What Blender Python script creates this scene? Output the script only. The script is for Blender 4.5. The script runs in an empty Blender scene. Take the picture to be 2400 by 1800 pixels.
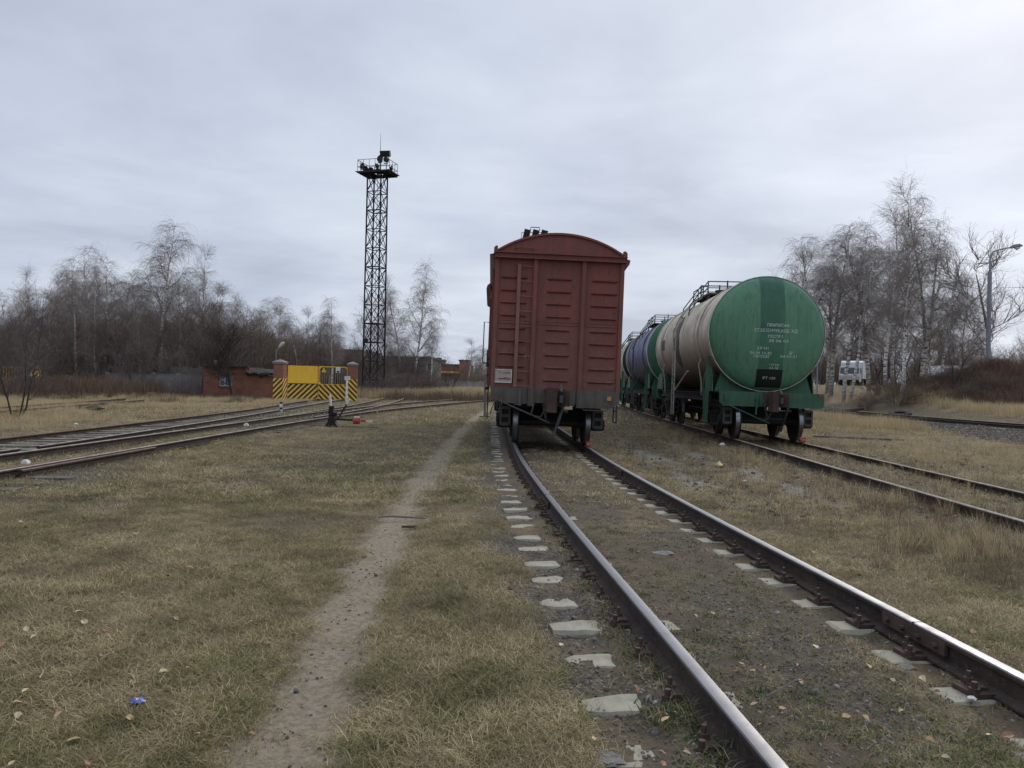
import bpy, math, random
import numpy as np
from mathutils import Vector, Matrix, Euler
R = math.radians
S = bpy.context.scene
random.seed(7)
# ------------------------------------------------------------------ camera, world, sun, exposure
FPX, CAMZ, ROLL, PITCH = 1850.0, 1.50, R(1.2), R(-.05)
cam_d = bpy.data.cameras.new('camera'); cam = bpy.data.objects.new('camera', cam_d)
S.collection.objects.link(cam); S.camera = cam
cam_d.sensor_width = 36; cam_d.lens = 36*FPX/2400; cam_d.clip_end = 3000; cam_d.clip_start = .05
cam.matrix_world = Matrix.Translation((0, 0, CAMZ)) @ Matrix.Rotation(R(90)+PITCH, 4, 'X') @ Matrix.Rotation(ROLL, 4, 'Z')
S.view_settings.view_transform = 'Standard'; S.view_settings.look = 'None'
S.view_settings.exposure = .20; S.view_settings.gamma = 1
S.cycles.max_bounces = 5; S.cycles.diffuse_bounces = 3; S.cycles.use_denoising = True
try: S.cycles.denoiser = 'OPENIMAGEDENOISE'
except Exception: pass

def P(px, py, Y):
    """point at depth Y seen at photograph position (px, py)"""
    x = (px-1200)/FPX; y = -(py-900)/FPX
    c, s = math.cos(ROLL), math.sin(ROLL)
    xr, yr = x*c-y*s, x*s+y*c
    cp, sp = math.cos(PITCH), math.sin(PITCH)
    d = (xr, cp-yr*sp, sp+yr*cp)
    t = Y/d[1]
    return Vector((d[0]*t, Y, CAMZ+d[2]*t))

W = bpy.data.worlds.new('World'); S.world = W; W.use_nodes = True
def nodes_of(nt):
    nt.nodes.clear()
    return nt.nodes, nt.links
SUN_AZ, SUN_EL = R(35), R(32)          # azimuth east of +Y, elevation
def build_world():
    n, l = nodes_of(W.node_tree)
    out = n.new('ShaderNodeOutputWorld')
    sky = n.new('ShaderNodeTexSky'); sky.sky_type = 'NISHITA'; sky.sun_disc = False
    sky.sun_elevation = SUN_EL; sky.sun_rotation = SUN_AZ; sky.dust_density = 3
    b1 = n.new('ShaderNodeBackground'); b1.inputs[1].default_value = .08
    l.new(sky.outputs[0], b1.inputs[0])
    tc = n.new('ShaderNodeTexCoord')
    sep = n.new('ShaderNodeSeparateXYZ'); l.new(tc.outputs['Generated'], sep.inputs[0])
    def mth(op, a, b=None, c=None):
        m = n.new('ShaderNodeMath'); m.operation = op
        for i, v in enumerate((a, b, c)):
            if v is None: continue
            if isinstance(v, (int, float)): m.inputs[i].default_value = v
            else: l.new(v, m.inputs[i])
        return m.outputs[0]
    z = mth('ADD', mth('MAXIMUM', sep.outputs[2], 0.0), .10)
    u = mth('DIVIDE', sep.outputs[0], z); v = mth('DIVIDE', sep.outputs[1], z)
    cb = n.new('ShaderNodeCombineXYZ'); l.new(u, cb.inputs[0]); l.new(v, cb.inputs[1])
    def noise(scale, det, rough, dist=0, off=(0, 0, 0), sc=(1, 1, 1)):
        mp = n.new('ShaderNodeMapping'); mp.inputs['Location'].default_value = off; mp.inputs['Scale'].default_value = sc
        l.new(cb.outputs[0], mp.inputs[0])
        t = n.new('ShaderNodeTexNoise'); t.inputs['Scale'].default_value = scale; t.inputs['Detail'].default_value = det
        t.inputs['Roughness'].default_value = rough; t.inputs['Distortion'].default_value = dist
        l.new(mp.outputs[0], t.inputs['Vector']); return t.outputs[0]
    a = noise(.55, 5, .52, .5, (3.1, 1.7, 0), (1, .8, 1)); b = noise(1.7, 5, .55, .3, (8, 2, 4), (.8, .9, 1))
    f = mth('MULTIPLY_ADD', b, .35, mth('MULTIPLY', a, .65))
    cr = n.new('ShaderNodeValToRGB'); l.new(f, cr.inputs[0])
    e = cr.color_ramp.elements
    e[0].position = .38; e[0].color = (.420, .473, .578, 1)
    e[1].position = .62; e[1].color = (.622, .678, .776, 1)
    m = cr.color_ramp.elements.new(.50); m.color = (.518, .571, .682, 1)
    # thin place in the overcast, ahead and to the right
    dt = n.new('ShaderNodeVectorMath'); dt.operation = 'DOT_PRODUCT'
    l.new(tc.outputs['Generated'], dt.inputs[0]); dt.inputs[1].default_value = Vector((.47, .86, .20)).normalized()
    g = mth('POWER', mth('MAXIMUM', dt.outputs['Value'], 0.0), 30.0)
    zz = n.new('ShaderNodeMapRange'); zz.inputs[1].default_value = .45; zz.inputs[2].default_value = 1.0
    zz.inputs[3].default_value = 0; zz.inputs[4].default_value = 1.0; l.new(sep.outputs[2], zz.inputs[0])
    k = mth('ADD', mth('MULTIPLY_ADD', g, .13, 1.0), zz.outputs[0])
    b2 = n.new('ShaderNodeBackground'); l.new(cr.outputs[0], b2.inputs[0]); l.new(k, b2.inputs[1])
    mx = n.new('ShaderNodeMixShader'); mx.inputs[0].default_value = .93
    l.new(b1.outputs[0], mx.inputs[1]); l.new(b2.outputs[0], mx.inputs[2]); l.new(mx.outputs[0], out.inputs[0])
build_world()
sd = bpy.data.lights.new('sun', 'SUN'); sd.energy = 1.5; sd.angle = R(22); sd.color = (1, .93, .82)
sun = bpy.data.objects.new('sun', sd); S.collection.objects.link(sun)
sdir = Vector((math.sin(SUN_AZ)*math.cos(SUN_EL), math.cos(SUN_AZ)*math.cos(SUN_EL), math.sin(SUN_EL)))
sun.rotation_euler = (-sdir).to_track_quat('-Z', 'Y').to_euler()

# ------------------------------------------------------------------ helpers
def tag(o, label=None, cat=None, group=None, kind=None):
    if label: o['label'] = label
    if cat: o['category'] = cat
    if group: o['group'] = group
    if kind: o['kind'] = kind
    return o
def empty(name, loc=(0, 0, 0), rz=0):
    o = bpy.data.objects.new(name, None); S.collection.objects.link(o)
    o.location = loc; o.rotation_euler = (0, 0, rz); o.empty_display_size = .1
    return o
def copy_tree(o, parent=None):
    c = o.copy(); S.collection.objects.link(c); c.parent = parent
    for ch in o.children: copy_tree(ch, c)
    return c
class MB:
    def __init__(s): s.v = []; s.f = []; s.m = []; s.n = 0
    def add(s, v, f, mi=0):
        s.v += [tuple(a) for a in v]; s.f += [tuple(i+s.n for i in q) for q in f]; s.m += [mi]*len(f); s.n += len(v)
        return s
    def box(s, c, d, rot=None, mi=0):
        hx, hy, hz = d[0]/2, d[1]/2, d[2]/2
        pts = [Vector((x, y, z)) for x in (-hx, hx) for y in (-hy, hy) for z in (-hz, hz)]
        if rot: e = Euler(rot).to_matrix(); pts = [e @ p for p in pts]
        c = Vector(c)
        return s.add([p+c for p in pts], [(0, 1, 3, 2), (4, 6, 7, 5), (0, 4, 5, 1), (2, 3, 7, 6), (0, 2, 6, 4), (1, 5, 7, 3)], mi)
    def bar(s, a, b, w, h=None, mi=0):      # square bar between points
        h = h or w; a = Vector(a); b = Vector(b); d = (b-a).normalized()
        u = d.cross(Vector((0, 0, 1)));
        if u.length < 1e-3: u = Vector((1, 0, 0))
        u.normalize(); v = u.cross(d)
        q = [(-1, -1), (1, -1), (1, 1), (-1, 1)]
        pts = [p+u*(x*w/2)+v*(y*h/2) for p in (a, b) for x, y in q]
        return s.add(pts, [(3, 2, 1, 0), (4, 5, 6, 7)]+[(i, (i+1) % 4, (i+1) % 4+4, i+4) for i in range(4)], mi)
    def cyl(s, a, b, r, r2=None, n=12, mi=0, cap=True):
        r2 = r if r2 is None else r2; a = Vector(a); b = Vector(b); d = (b-a).normalized()
        u = d.cross(Vector((0, 0, 1)))
        if u.length < 1e-3: u = Vector((1, 0, 0))
        u.normalize(); v = d.cross(u)
        pts = []
        for p, rr in ((a, r), (b, r2)):
            for i in range(n):
                t = 2*math.pi*i/n; pts.append(p+(u*math.cos(t)+v*math.sin(t))*rr)
        f = [(i, (i+1) % n, (i+1) % n+n, i+n) for i in range(n)]
        if cap: f += [tuple(range(n-1, -1, -1)), tuple(range(n, 2*n))]
        return s.add(pts, f, mi)
    def tube(s, pts, r, n=8, mi=0):
        pts = [Vector(p) for p in pts]; rs = r if isinstance(r, (list, tuple)) else [r]*len(pts)
        V = []; prev = None
        for i, p in enumerate(pts):
            d = (pts[min(i+1, len(pts)-1)]-pts[max(i-1, 0)]).normalized()
            if prev is None:
                u = d.cross(Vector((0, 0, 1)))
                if u.length < 1e-3: u = Vector((1, 0, 0))
            else: u = prev-d*prev.dot(d)
            u.normalize(); prev = u; w = d.cross(u)
            V += [p+(u*math.cos(2*math.pi*k/n)+w*math.sin(2*math.pi*k/n))*rs[i] for k in range(n)]
        F = [(i*n+k, i*n+(k+1) % n, (i+1)*n+(k+1) % n, (i+1)*n+k) for i in range(len(pts)-1) for k in range(n)]
        F += [tuple(range(n-1, -1, -1)), tuple((len(pts)-1)*n+k for k in range(n))]
        return s.add(V, F, mi)
    def prism(s, prof, axis, a, b, mi=0):   # convex or simple profile extruded along an axis
        def pt(p, t): return {'x': (t, p[0], p[1]), 'y': (p[0], t, p[1]), 'z': (p[0], p[1], t)}[axis]
        n = len(prof)
        return s.add([pt(p, a) for p in prof]+[pt(p, b) for p in prof],
                     [tuple(range(n)), tuple(range(2*n-1, n-1, -1))]+[(i, i+n, (i+1) % n+n, (i+1) % n) for i in range(n)], mi)
    def lathe(s, prof, axis='x', c=(0, 0, 0), n=32, mis=None):   # prof: (radius, along)
        V = []
        for r, a in prof:
            for k in range(n):
                t = 2*math.pi*k/n
                if axis == 'x': V.append((c[0]+a, c[1]+r*math.cos(t), c[2]+r*math.sin(t)))
                elif axis == 'y': V.append((c[0]+r*math.cos(t), c[1]+a, c[2]+r*math.sin(t)))
                else: V.append((c[0]+r*math.cos(t), c[1]+r*math.sin(t), c[2]+a))
        for i in range(len(prof)-1):
            s.add([], [], 0)
        base = s.n; s.v += V; s.n += len(V)
        for i in range(len(prof)-1):
            for k in range(n):
                s.f.append((base+i*n+k, base+i*n+(k+1) % n, base+(i+1)*n+(k+1) % n, base+(i+1)*n+k))
                s.m.append(mis[i] if mis else 0)
        return s
    def build(s, name, mats, parent=None, smooth=False, loc=None):
        me = bpy.data.meshes.new(name); me.from_pydata(s.v, [], s.f)
        if not isinstance(mats, (list, tuple)): mats = [mats]
        for m in mats: me.materials.append(m)
        if len(mats) > 1: me.polygons.foreach_set('material_index', s.m)
        if smooth:
            me.polygons.foreach_set('use_smooth', [True]*len(me.polygons))
            me.set_sharp_from_angle(angle=R(38))
        me.validate(); me.update()
        o = bpy.data.objects.new(name, me); S.collection.objects.link(o)
        if parent: o.parent = parent
        if loc is not None: o.location = loc
        return o

# ------------------------------------------------------------------ materials
MATS = {}
class NT:
    def __init__(s, name):
        s.mat = bpy.data.materials.new(name); s.mat.use_nodes = True
        s.n, s.l = nodes_of(s.mat.node_tree)
        s.out = s.n.new('ShaderNodeOutputMaterial'); s.b = s.n.new('ShaderNodeBsdfPrincipled')
        s.l.new(s.b.outputs[0], s.out.inputs[0]); s.b.inputs['Specular IOR Level'].default_value = .3
        s.tc = s.n.new('ShaderNodeTexCoord')
    def setv(s, sock, v):
        if isinstance(v, (int, float)): sock.default_value = v
        elif isinstance(v, (tuple, list)): sock.default_value = tuple(v)+((1,) if len(v) == 3 and len(sock.default_value) == 4 else ())
        else: s.l.new(v, sock)
    def math(s, op, a, b=None, c=None, clamp=False):
        m = s.n.new('ShaderNodeMath'); m.operation = op; m.use_clamp = clamp
        for i, v in enumerate((a, b, c)):
            if v is not None: s.setv(m.inputs[i], v)
        return m.outputs[0]
    def coords(s, space='Object', scale=(1, 1, 1), loc=(0, 0, 0)):
        mp = s.n.new('ShaderNodeMapping'); mp.inputs['Scale'].default_value = scale; mp.inputs['Location'].default_value = loc
        if space == 'World':
            g = s.n.new('ShaderNodeNewGeometry'); s.l.new(g.outputs['Position'], mp.inputs[0])
        else: s.l.new(s.tc.outputs[space], mp.inputs[0])
        return mp.outputs[0]
    def noise(s, scale, det=4, rough=.55, vec=None, dist=0):
        t = s.n.new('ShaderNodeTexNoise'); t.inputs['Scale'].default_value = scale; t.inputs['Detail'].default_value = det
        t.inputs['Roughness'].default_value = rough; t.inputs['Distortion'].default_value = dist
        s.l.new(vec if vec is not None else s.coords(), t.inputs['Vector']); return t.outputs[0]
    def ramp(s, f, stops):
        cr = s.n.new('ShaderNodeValToRGB'); s.setv(cr.inputs[0], f); e = cr.color_ramp.elements
        while len(e) < len(stops): e.new(.5)
        for i, (p, c) in enumerate(stops): e[i].position = p; e[i].color = tuple(c)+(1,) if len(c) == 3 else c
        return cr.outputs[0]
    def rng(s, f, a, b, c=0, d=1):
        m = s.n.new('ShaderNodeMapRange'); s.setv(m.inputs[0], f)
        for i, v in enumerate((a, b, c, d)): m.inputs[i+1].default_value = v
        return m.outputs[0]
    def mix(s, f, a, b, mode='MIX'):
        m = s.n.new('ShaderNodeMix'); m.data_type = 'RGBA'; m.blend_type = mode
        s.setv(m.inputs[0], f); s.setv(m.inputs[6], a); s.setv(m.inputs[7], b); return m.outputs[2]
    def attr(s, name, out='Fac'):
        a = s.n.new('ShaderNodeAttribute'); a.attribute_name = name; return a.outputs[out]
    def sep(s, v):
        q = s.n.new('ShaderNodeSeparateXYZ'); s.l.new(v, q.inputs[0]); return q.outputs
    def bump(s, h, strength=.3, dist=.02):
        b = s.n.new('ShaderNodeBump'); b.inputs['Strength'].default_value = strength; b.inputs['Distance'].default_value = dist
        s.l.new(h, b.inputs['Height']); s.l.new(b.outputs[0], s.b.inputs['Normal'])
    def done(s, col=None, rough=None, metal=None, spec=None):
        if col is not None: s.setv(s.b.inputs['Base Color'], col)
        if rough is not None: s.setv(s.b.inputs['Roughness'], rough)
        if metal is not None: s.setv(s.b.inputs['Metallic'], metal)
        if spec is not None: s.b.inputs['Specular IOR Level'].default_value = spec
        MATS[s.mat.name] = s.mat; return s.mat
def paint(name, col, col2=None, rough=.55, dirt=(.09, .075, .06), amount=.45, scale=1.5, streak=True, low=None, bump=.12, dust=None):
    """weathered paint: blotches, vertical streaks, chips; low=(z0, z1) heavy dirt below"""
    t = NT(name); c2 = col2 or tuple(x*.72 for x in col)
    big = t.noise(scale, 5, .6)
    c = t.mix(t.rng(big, .35, .68), col, c2)
    st = t.noise(6, 5, .6, t.coords(scale=(2.2, 2.2, .18) if streak else (1, 1, 1)))
    fine = t.noise(38, 5, .7)
    f = t.math('MULTIPLY', t.rng(st, .47, .72), amount, clamp=True)
    c = t.mix(f, c, dirt)
    c = t.mix(t.math('MULTIPLY', t.rng(fine, .60, .72), .5*amount+.1), c, dirt)
    if low:
        z = t.sep(t.tc.outputs['Object'])[2]
        zz = t.math('ADD', z, t.math('MULTIPLY', t.math('SUBTRACT', st, .5), 1.1))
        c = t.mix(t.rng(zz, low[0], low[1], low[2], 0), c, low[3])
    if dust:
        z = t.sep(t.tc.outputs['Object'])[2]; dn = t.noise(3.5, 7, .72); d2 = t.noise(60, 4, .7, t.coords(scale=(1, 1, .35)))
        f2 = t.math('MULTIPLY', t.math('MULTIPLY', t.rng(dn, .46, .66), t.rng(z, .9, 3.4, 1, .12)), t.rng(d2, .40, .62), clamp=True)
        c = t.mix(t.math('MULTIPLY', f2, .8), c, dust)
        rs_ = t.noise(14, 5, .65, t.coords(scale=(3, 3, .12))); c = t.mix(t.math('MULTIPLY', t.rng(rs_, .55, .70), .55), c, (.055, .032, .028))
    t.bump(t.math('ADD', fine, t.math('MULTIPLY', big, 3)), bump, .01)
    return t.done(c, t.rng(fine, .3, .7, rough-.08, rough+.15))
def metal(name, col, rough=.7, var=.5, col2=None):
    t = NT(name); n1 = t.noise(4, 6, .65); n2 = t.noise(45, 4, .7)
    c = t.mix(t.rng(n1, .35, .65), col, col2 or tuple(x*var for x in col))
    c = t.mix(t.math('MULTIPLY', t.rng(n2, .5, .75), .5), c, tuple(min(1, x*1.9+.01) for x in col))
    t.bump(n2, .3, .006)
    return t.done(c, rough)
M = {}
M['red'] = paint('oxide_red_paint', (.215, .064, .047), (.155, .050, .039), .5, (.09, .052, .044), .62, .9, low=(1.1, 3.1, .7, (.130, .068, .052)), dust=(.27, .165, .125))
M['red_dark'] = paint('oxide_red_paint_dark', (.17, .062, .05), None, .55, (.09, .06, .05), .5, 2)
M['red_rung'] = paint('worn_ladder_paint', (.24, .11, .09), None, .5, (.2, .12, .1), .4, 4)
M['sill_grey'] = paint('grimy_grey_steel', (.115, .108, .094), (.085, .068, .055), .65, (.06, .045, .035), .7, 3)
M['iron'] = metal('grimy_black_iron', (.022, .020, .019), .72)
M['iron_brown'] = metal('rusty_brown_iron', (.075, .048, .038), .8, .6)
M['iron_grey'] = metal('dusty_grey_iron', (.085, .080, .075), .7, .6)
M['spring'] = metal('spring_steel', (.05, .048, .046), .6)
M['green'] = paint('tank_green_paint', (.095, .235, .138), (.075, .180, .110), .42, (.04, .09, .055), .55, .7, bump=.06, dust=(.16, .24, .17))
M['green_dark'] = paint('tank_green_paint_dark', (.046, .140, .084), None, .5, (.03, .05, .035), .5, 2)
M['green_mid'] = paint('tank_green_paint_mid', (.058, .170, .103), None, .5, (.03, .08, .05), .5, 2)
M['green_frame'] = paint('frame_green_paint', (.045, .125, .075), (.035, .09, .055), .5, (.035, .045, .03), .55, 2.5)
M['black_paint'] = paint('black_paint', (.012, .018, .014), None, .5, (.02, .02, .02), .3, 2)
M['cream_rim'] = paint('cream_rim_paint', (.52, .52, .45), (.35, .35, .29), .5, (.12, .11, .09), .6, 4)
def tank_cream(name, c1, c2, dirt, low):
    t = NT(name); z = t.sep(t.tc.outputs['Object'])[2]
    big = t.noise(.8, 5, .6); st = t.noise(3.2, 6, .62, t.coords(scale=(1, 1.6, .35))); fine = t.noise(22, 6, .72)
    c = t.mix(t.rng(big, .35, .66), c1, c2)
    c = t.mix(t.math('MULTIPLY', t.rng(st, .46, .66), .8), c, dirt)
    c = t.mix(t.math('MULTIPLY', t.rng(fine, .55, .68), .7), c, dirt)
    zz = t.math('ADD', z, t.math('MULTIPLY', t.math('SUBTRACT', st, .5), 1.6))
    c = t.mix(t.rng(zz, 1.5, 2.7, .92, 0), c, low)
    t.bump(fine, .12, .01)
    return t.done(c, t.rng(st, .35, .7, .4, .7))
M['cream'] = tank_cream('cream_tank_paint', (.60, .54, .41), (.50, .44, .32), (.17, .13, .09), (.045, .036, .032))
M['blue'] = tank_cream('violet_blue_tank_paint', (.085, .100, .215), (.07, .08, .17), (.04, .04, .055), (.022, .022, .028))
M['white_text'] = paint('white_stencil_paint', (.62, .70, .64), None, .6, (.2, .32, .25), .5, 12)
M['sooty'] = paint('sooty_stain', (.09, .070, .062), None, .6, (.2, .17, .14), .6, 3)
M['white'] = paint('white_paint', (.72, .72, .70), (.6, .6, .58), .5, (.3, .29, .27), .3, 3)
M['yellow'] = paint('yellow_paint', (.88, .54, .055), (.80, .47, .05), .45, (.4, .26, .06), .25, 1.2)
M['dusty_bar'] = paint('dusty_brown_bars', (.30, .25, .17), None, .6, (.12, .1, .08), .4, 4)
M['yellow_dull'] = paint('faded_yellow_paint', (.42, .27, .06), None, .5, (.2, .14, .07), .5, 2)
M['red_bright'] = paint('red_paint', (.38, .06, .05), None, .5, (.2, .05, .05), .3, 5)
M['orange'] = paint('orange_reflector', (.55, .30, .12), None, .4, (.3, .2, .1), .3, 5)
M['tower'] = metal('tower_steel', (.016, .017, .021), .75, .7)
def steel_top():
    t = NT('polished_rail_head'); v = t.coords('Object', (1, 1, 1)); n1 = t.noise(7, 5, .6, v); n2 = t.noise(70, 4, .7, v)
    c = t.mix(t.rng(n1, .35, .7), (.27, .27, .285), (.19, .185, .195))
    t.bump(n2, .1, .003)
    return t.done(c, t.rng(n1, .3, .7, .38, .55), .85)
M['head'] = steel_top()
def rail_side(name, c1, c2, c3):
    t = NT(name); v = t.coords('Object', (1, 1, 1)); n1 = t.noise(5, 6, .68, v); n2 = t.noise(40, 5, .7, v)
    c = t.mix(t.rng(n1, .38, .6), c1, c2); c = t.mix(t.rng(n2, .55, .72), c, c3); t.bump(n2, .5, .01)
    return t.done(c, .9)
M['rail'] = rail_side('rusty_rail_side', (.055, .040, .032), (.028, .022, .020), (.12, .085, .06))
M['rail_top_dull'] = rail_side('dull_rail_head', (.34, .30, .27), (.22, .18, .155), (.42, .38, .35))
M['rail_top_rust'] = rail_side('rusty_rail_head', (.20, .125, .085), (.14, .09, .065), (.26, .2, .16))
def conc(name, c1, c2, c3, s=3):
    t = NT(name); n1 = t.noise(s, 6, .65); n2 = t.noise(s*12, 5, .75)
    c = t.mix(t.rng(n1, .38, .64), c1, c2); c = t.mix(t.rng(n2, .56, .7), c, c3); t.bump(t.math('ADD', n1, n2), .5, .012)
    return t.done(c, .92)
M['sleeper'] = conc('weathered_concrete_sleeper', (.34, .32, .25), (.25, .235, .185), (.16, .14, .11), 7)
M['timber'] = conc('grey_weathered_timber', (.15, .137, .12), (.085, .075, .065), (.05, .043, .036), 5)
M['timber_pale'] = conc('pale_weathered_timber', (.21, .195, .17), (.14, .128, .11), (.07, .06, .05), 5)
M['concrete'] = conc('grey_concrete_wall', (.20, .197, .19), (.14, .14, .133), (.2, .2, .19), .8)
M['concrete_light'] = conc('light_concrete_wall', (.24, .235, .225), (.17, .168, .16), (.28, .27, .26), .8)
M['stone'] = conc('grey_stone', (.22, .21, .20), (.13, .12, .115), (.3, .29, .28), 9)
M['shed'] = conc('dim_shed_wall', (.125, .118, .112), (.09, .086, .082), (.16, .15, .145), .5)
M['bldg_white'] = conc('pale_wall_plaster', (.50, .50, .50), (.42, .42, .42), (.3, .3, .3), .3)
def brick(name, c1, c2, mortar, axis='xz', scale=1.0):
    t = NT(name); s = t.sep(t.tc.outputs['Object'])
    cb = t.n.new('ShaderNodeCombineXYZ'); t.l.new(t.math('ADD', s[0], s[1]), cb.inputs[0]); t.l.new(s[2], cb.inputs[1])
    b = t.n.new('ShaderNodeTexBrick'); t.l.new(cb.outputs[0], b.inputs[0])
    b.inputs['Color1'].default_value = (*c1, 1); b.inputs['Color2'].default_value = (*c2, 1); b.inputs['Mortar'].default_value = (*mortar, 1)
    b.inputs['Scale'].default_value = 1; b.inputs['Brick Width'].default_value = .27*scale; b.inputs['Row Height'].default_value = .085*scale; b.inputs['Mortar Size'].default_value = .010*scale
    n1 = t.noise(1.2, 6, .65); n2 = t.noise(25, 5, .7)
    c = t.mix(t.math('MULTIPLY', t.rng(n1, .45, .72), .65), b.outputs[0], (.10, .055, .045))
    c = t.mix(t.math('MULTIPLY', t.rng(n2, .58, .72), .5), c, (.3, .2, .16))
    t.bump(t.math('SUBTRACT', n2, b.outputs[1]), .4, .01)
    return t.done(c, .9)
M['brick'] = brick('old_red_brick', (.29, .105, .065), (.22, .078, .050), (.22, .16, .13))
M['brick_far'] = brick('factory_brick', (.30, .095, .060), (.25, .078, .052), (.2, .12, .1), scale=4)
def stripes(name, sign, period=.36):
    t = NT(name); s = t.sep(t.tc.outputs['Object'])
    xx = t.math('ADD', s[0], s[1])
    d = t.math('ADD', xx, t.math('MULTIPLY', s[2], sign))
    w = t.math('MULTIPLY', t.math('SUBTRACT', t.noise(5, 4, .6), .5), .03)
    fr = t.math('FRACT', t.math('ADD', t.math('DIVIDE', t.math('ADD', d, w), period), 50.0))
    st = t.math('GREATER_THAN', fr, .5)
    n1 = t.noise(10, 6, .7)
    y = t.mix(t.rng(n1, .4, .72), (.80, .50, .07), (.55, .36, .10)); k = t.mix(t.rng(n1, .5, .75), (.025, .022, .02), (.09, .07, .04))
    return t.done(t.mix(st, y, k), .55)
M['stripe_f'] = stripes('hazard_stripes_forward', -1); M['stripe_b'] = stripes('hazard_stripes_back', 1)
def bark(name, c1, c2, c3):
    t = NT(name); v = t.coords('Object', (1, 1, 5)); n1 = t.noise(1.6, 6, .75, v); n2 = t.noise(.5, 3, .5)
    c = t.mix(t.rng(n1, .50, .56), c1, c2); z = t.sep(t.tc.outputs['Object'])[2]
    zz = t.math('ADD', z, t.math('MULTIPLY', n2, 3))
    c = t.mix(t.rng(zz, 1.8, 4.2, .75, 0), c, c3)
    return t.done(c, .9)
M['birch_bark'] = bark('birch_bark', (.66, .64, .60), (.08, .07, .06), (.12, .105, .095))
M['dark_bark'] = bark('dark_bark', (.060, .050, .044), (.040, .033, .030), (.04, .034, .03))
M['grey_bark'] = bark('grey_bark', (.17, .155, .14), (.10, .09, .08), (.10, .085, .075))
def twig(name, c1, c2):
    t = NT(name); oi = t.n.new('ShaderNodeObjectInfo')
    c = t.mix(t.noise(.45, 3, .6, t.coords('World')), c1, c2)
    c = t.mix(t.math('MULTIPLY', oi.outputs['Random'], .35), c, (.09, .075, .065))
    return t.done(c, .9, spec=.1)
M['twig_birch'] = twig('birch_twigs', (.25, .215, .19), (.34, .30, .265))
M['twig_brown'] = twig('brown_twigs', (.21, .155, .11), (.16, .125, .095))
M['twig_dark'] = twig('dark_twigs', (.17, .145, .14), (.13, .115, .115))
M['twig_red'] = twig('red_brown_twigs', (.17, .115, .095), (.13, .095, .08))
def flat(name, c, rough=.6, **k):
    t = NT(name); n1 = t.noise(9, 4, .6); return t.done(t.mix(t.rng(n1, .4, .7), c, tuple(x*.75 for x in c)), rough, **k)
M['glass'] = flat('dusky_glass', (.10, .13, .14), .15, spec=.6)
M['teal'] = flat('teal_board', (.07, .16, .17), .6)
M['felt'] = conc('tattered_roofing_felt', (.035, .032, .03), (.06, .052, .046), (.02, .02, .02), 3)
M['frame_white'] = flat('chipped_white_frame', (.5, .5, .48))
M['tarp'] = flat('white_tarpaulin', (.66, .69, .72), .5)
M['van'] = flat('white_van_paint', (.62, .64, .66), .35)
M['car'] = flat('grey_car_paint', (.34, .36, .39), .3)
M['rubber'] = metal('black_rubber', (.022, .021, .021), .8)
M['lamp_grey'] = flat('galvanised_lamp_steel', (.23, .245, .28), .5)
M['lamp_glass'] = flat('lamp_glass', (.55, .57, .58), .2)
M['paper'] = flat('white_paper', (.62, .61, .58), .8)
M['wrap_blue'] = flat('blue_foil_wrapper', (.03, .09, .42), .25, spec=.7)
M['wrap_tan'] = flat('tan_wrapper_print', (.5, .38, .3), .4)
M['brass'] = flat('yellow_crumb', (.6, .5, .25), .7)
M['leaf1'] = flat('ochre_leaf', (.44, .30, .16), .6); M['leaf2'] = flat('pale_yellow_leaf', (.50, .42, .26), .6); M['leaf3'] = flat('russet_leaf', (.28, .14, .08), .6)
M['green_sign'] = flat('green_sign_ink', (.02, .10, .08)); M['ink'] = flat('dark_ink', (.03, .03, .035)); M['blue_ink'] = flat('blue_ink', (.08, .2, .4))
M['placard'] = flat('dusty_placard', (.42, .36, .31), .7)

# ------------------------------------------------------------------ noise in numpy for the ground
_rs = np.random.RandomState(3); _T = _rs.rand(256, 256)
def vn(x, y):
    xi = np.floor(x).astype(int); yi = np.floor(y).astype(int); fx = x-xi; fy = y-yi
    fx = fx*fx*(3-2*fx); fy = fy*fy*(3-2*fy)
    g = lambda a, b: _T[a % 256, b % 256]
    return (g(xi, yi)*(1-fx)+g(xi+1, yi)*fx)*(1-fy)+(g(xi, yi+1)*(1-fx)+g(xi+1, yi+1)*fx)*fy
def fbm(x, y, o=4):
    s = 0; a = .5
    for i in range(o): s = s+a*vn(x*2**i+17*i, y*2**i+31*i); a *= .5
    return s/(1-.5**o)
def sst(a, b, x): t = np.clip((x-a)/(b-a), 0, 1); return t*t*(3-2*t)
# track centre lines: x as a function of y
def line(pts):
    ys = np.array([p[1] for p in pts], float); xs = np.array([p[0] for p in pts], float)
    pp = np.polyfit(ys, xs, min(3, len(pts)-1))
    return lambda y: np.interp(y, ys, xs)
def smooth_line(pts, n=200):
    ys = np.array([p[1] for p in pts], float); xs = np.array([p[0] for p in pts], float)
    yy = np.linspace(ys[0], ys[-1], 400); xx = np.interp(yy, ys, xs)
    k = 25; pad = np.concatenate([xx[0]-(xx[k:0:-1]-xx[0]), xx, xx[-1]+(xx[-1]-xx[-2:-k-2:-1])])
    for _ in range(2):
        pad2 = np.convolve(pad, np.ones(2*k+1)/(2*k+1), 'same'); pad2[:k] = pad[:k]; pad2[-k:] = pad[-k:]; pad = pad2
    xx = pad[k:-k]
    return lambda y: np.interp(y, yy, xx)
_l1 = smooth_line([(1.50, -5), (1.16, 0), (.960, 2.77), (.885, 3.76), (.80, 4.89), (.705, 5.92), (.59, 7.44), (.457, 9.33), (.28, 12.12), (.172, 14.2), (.105, 16.5), (.05, 18.5)])
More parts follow.
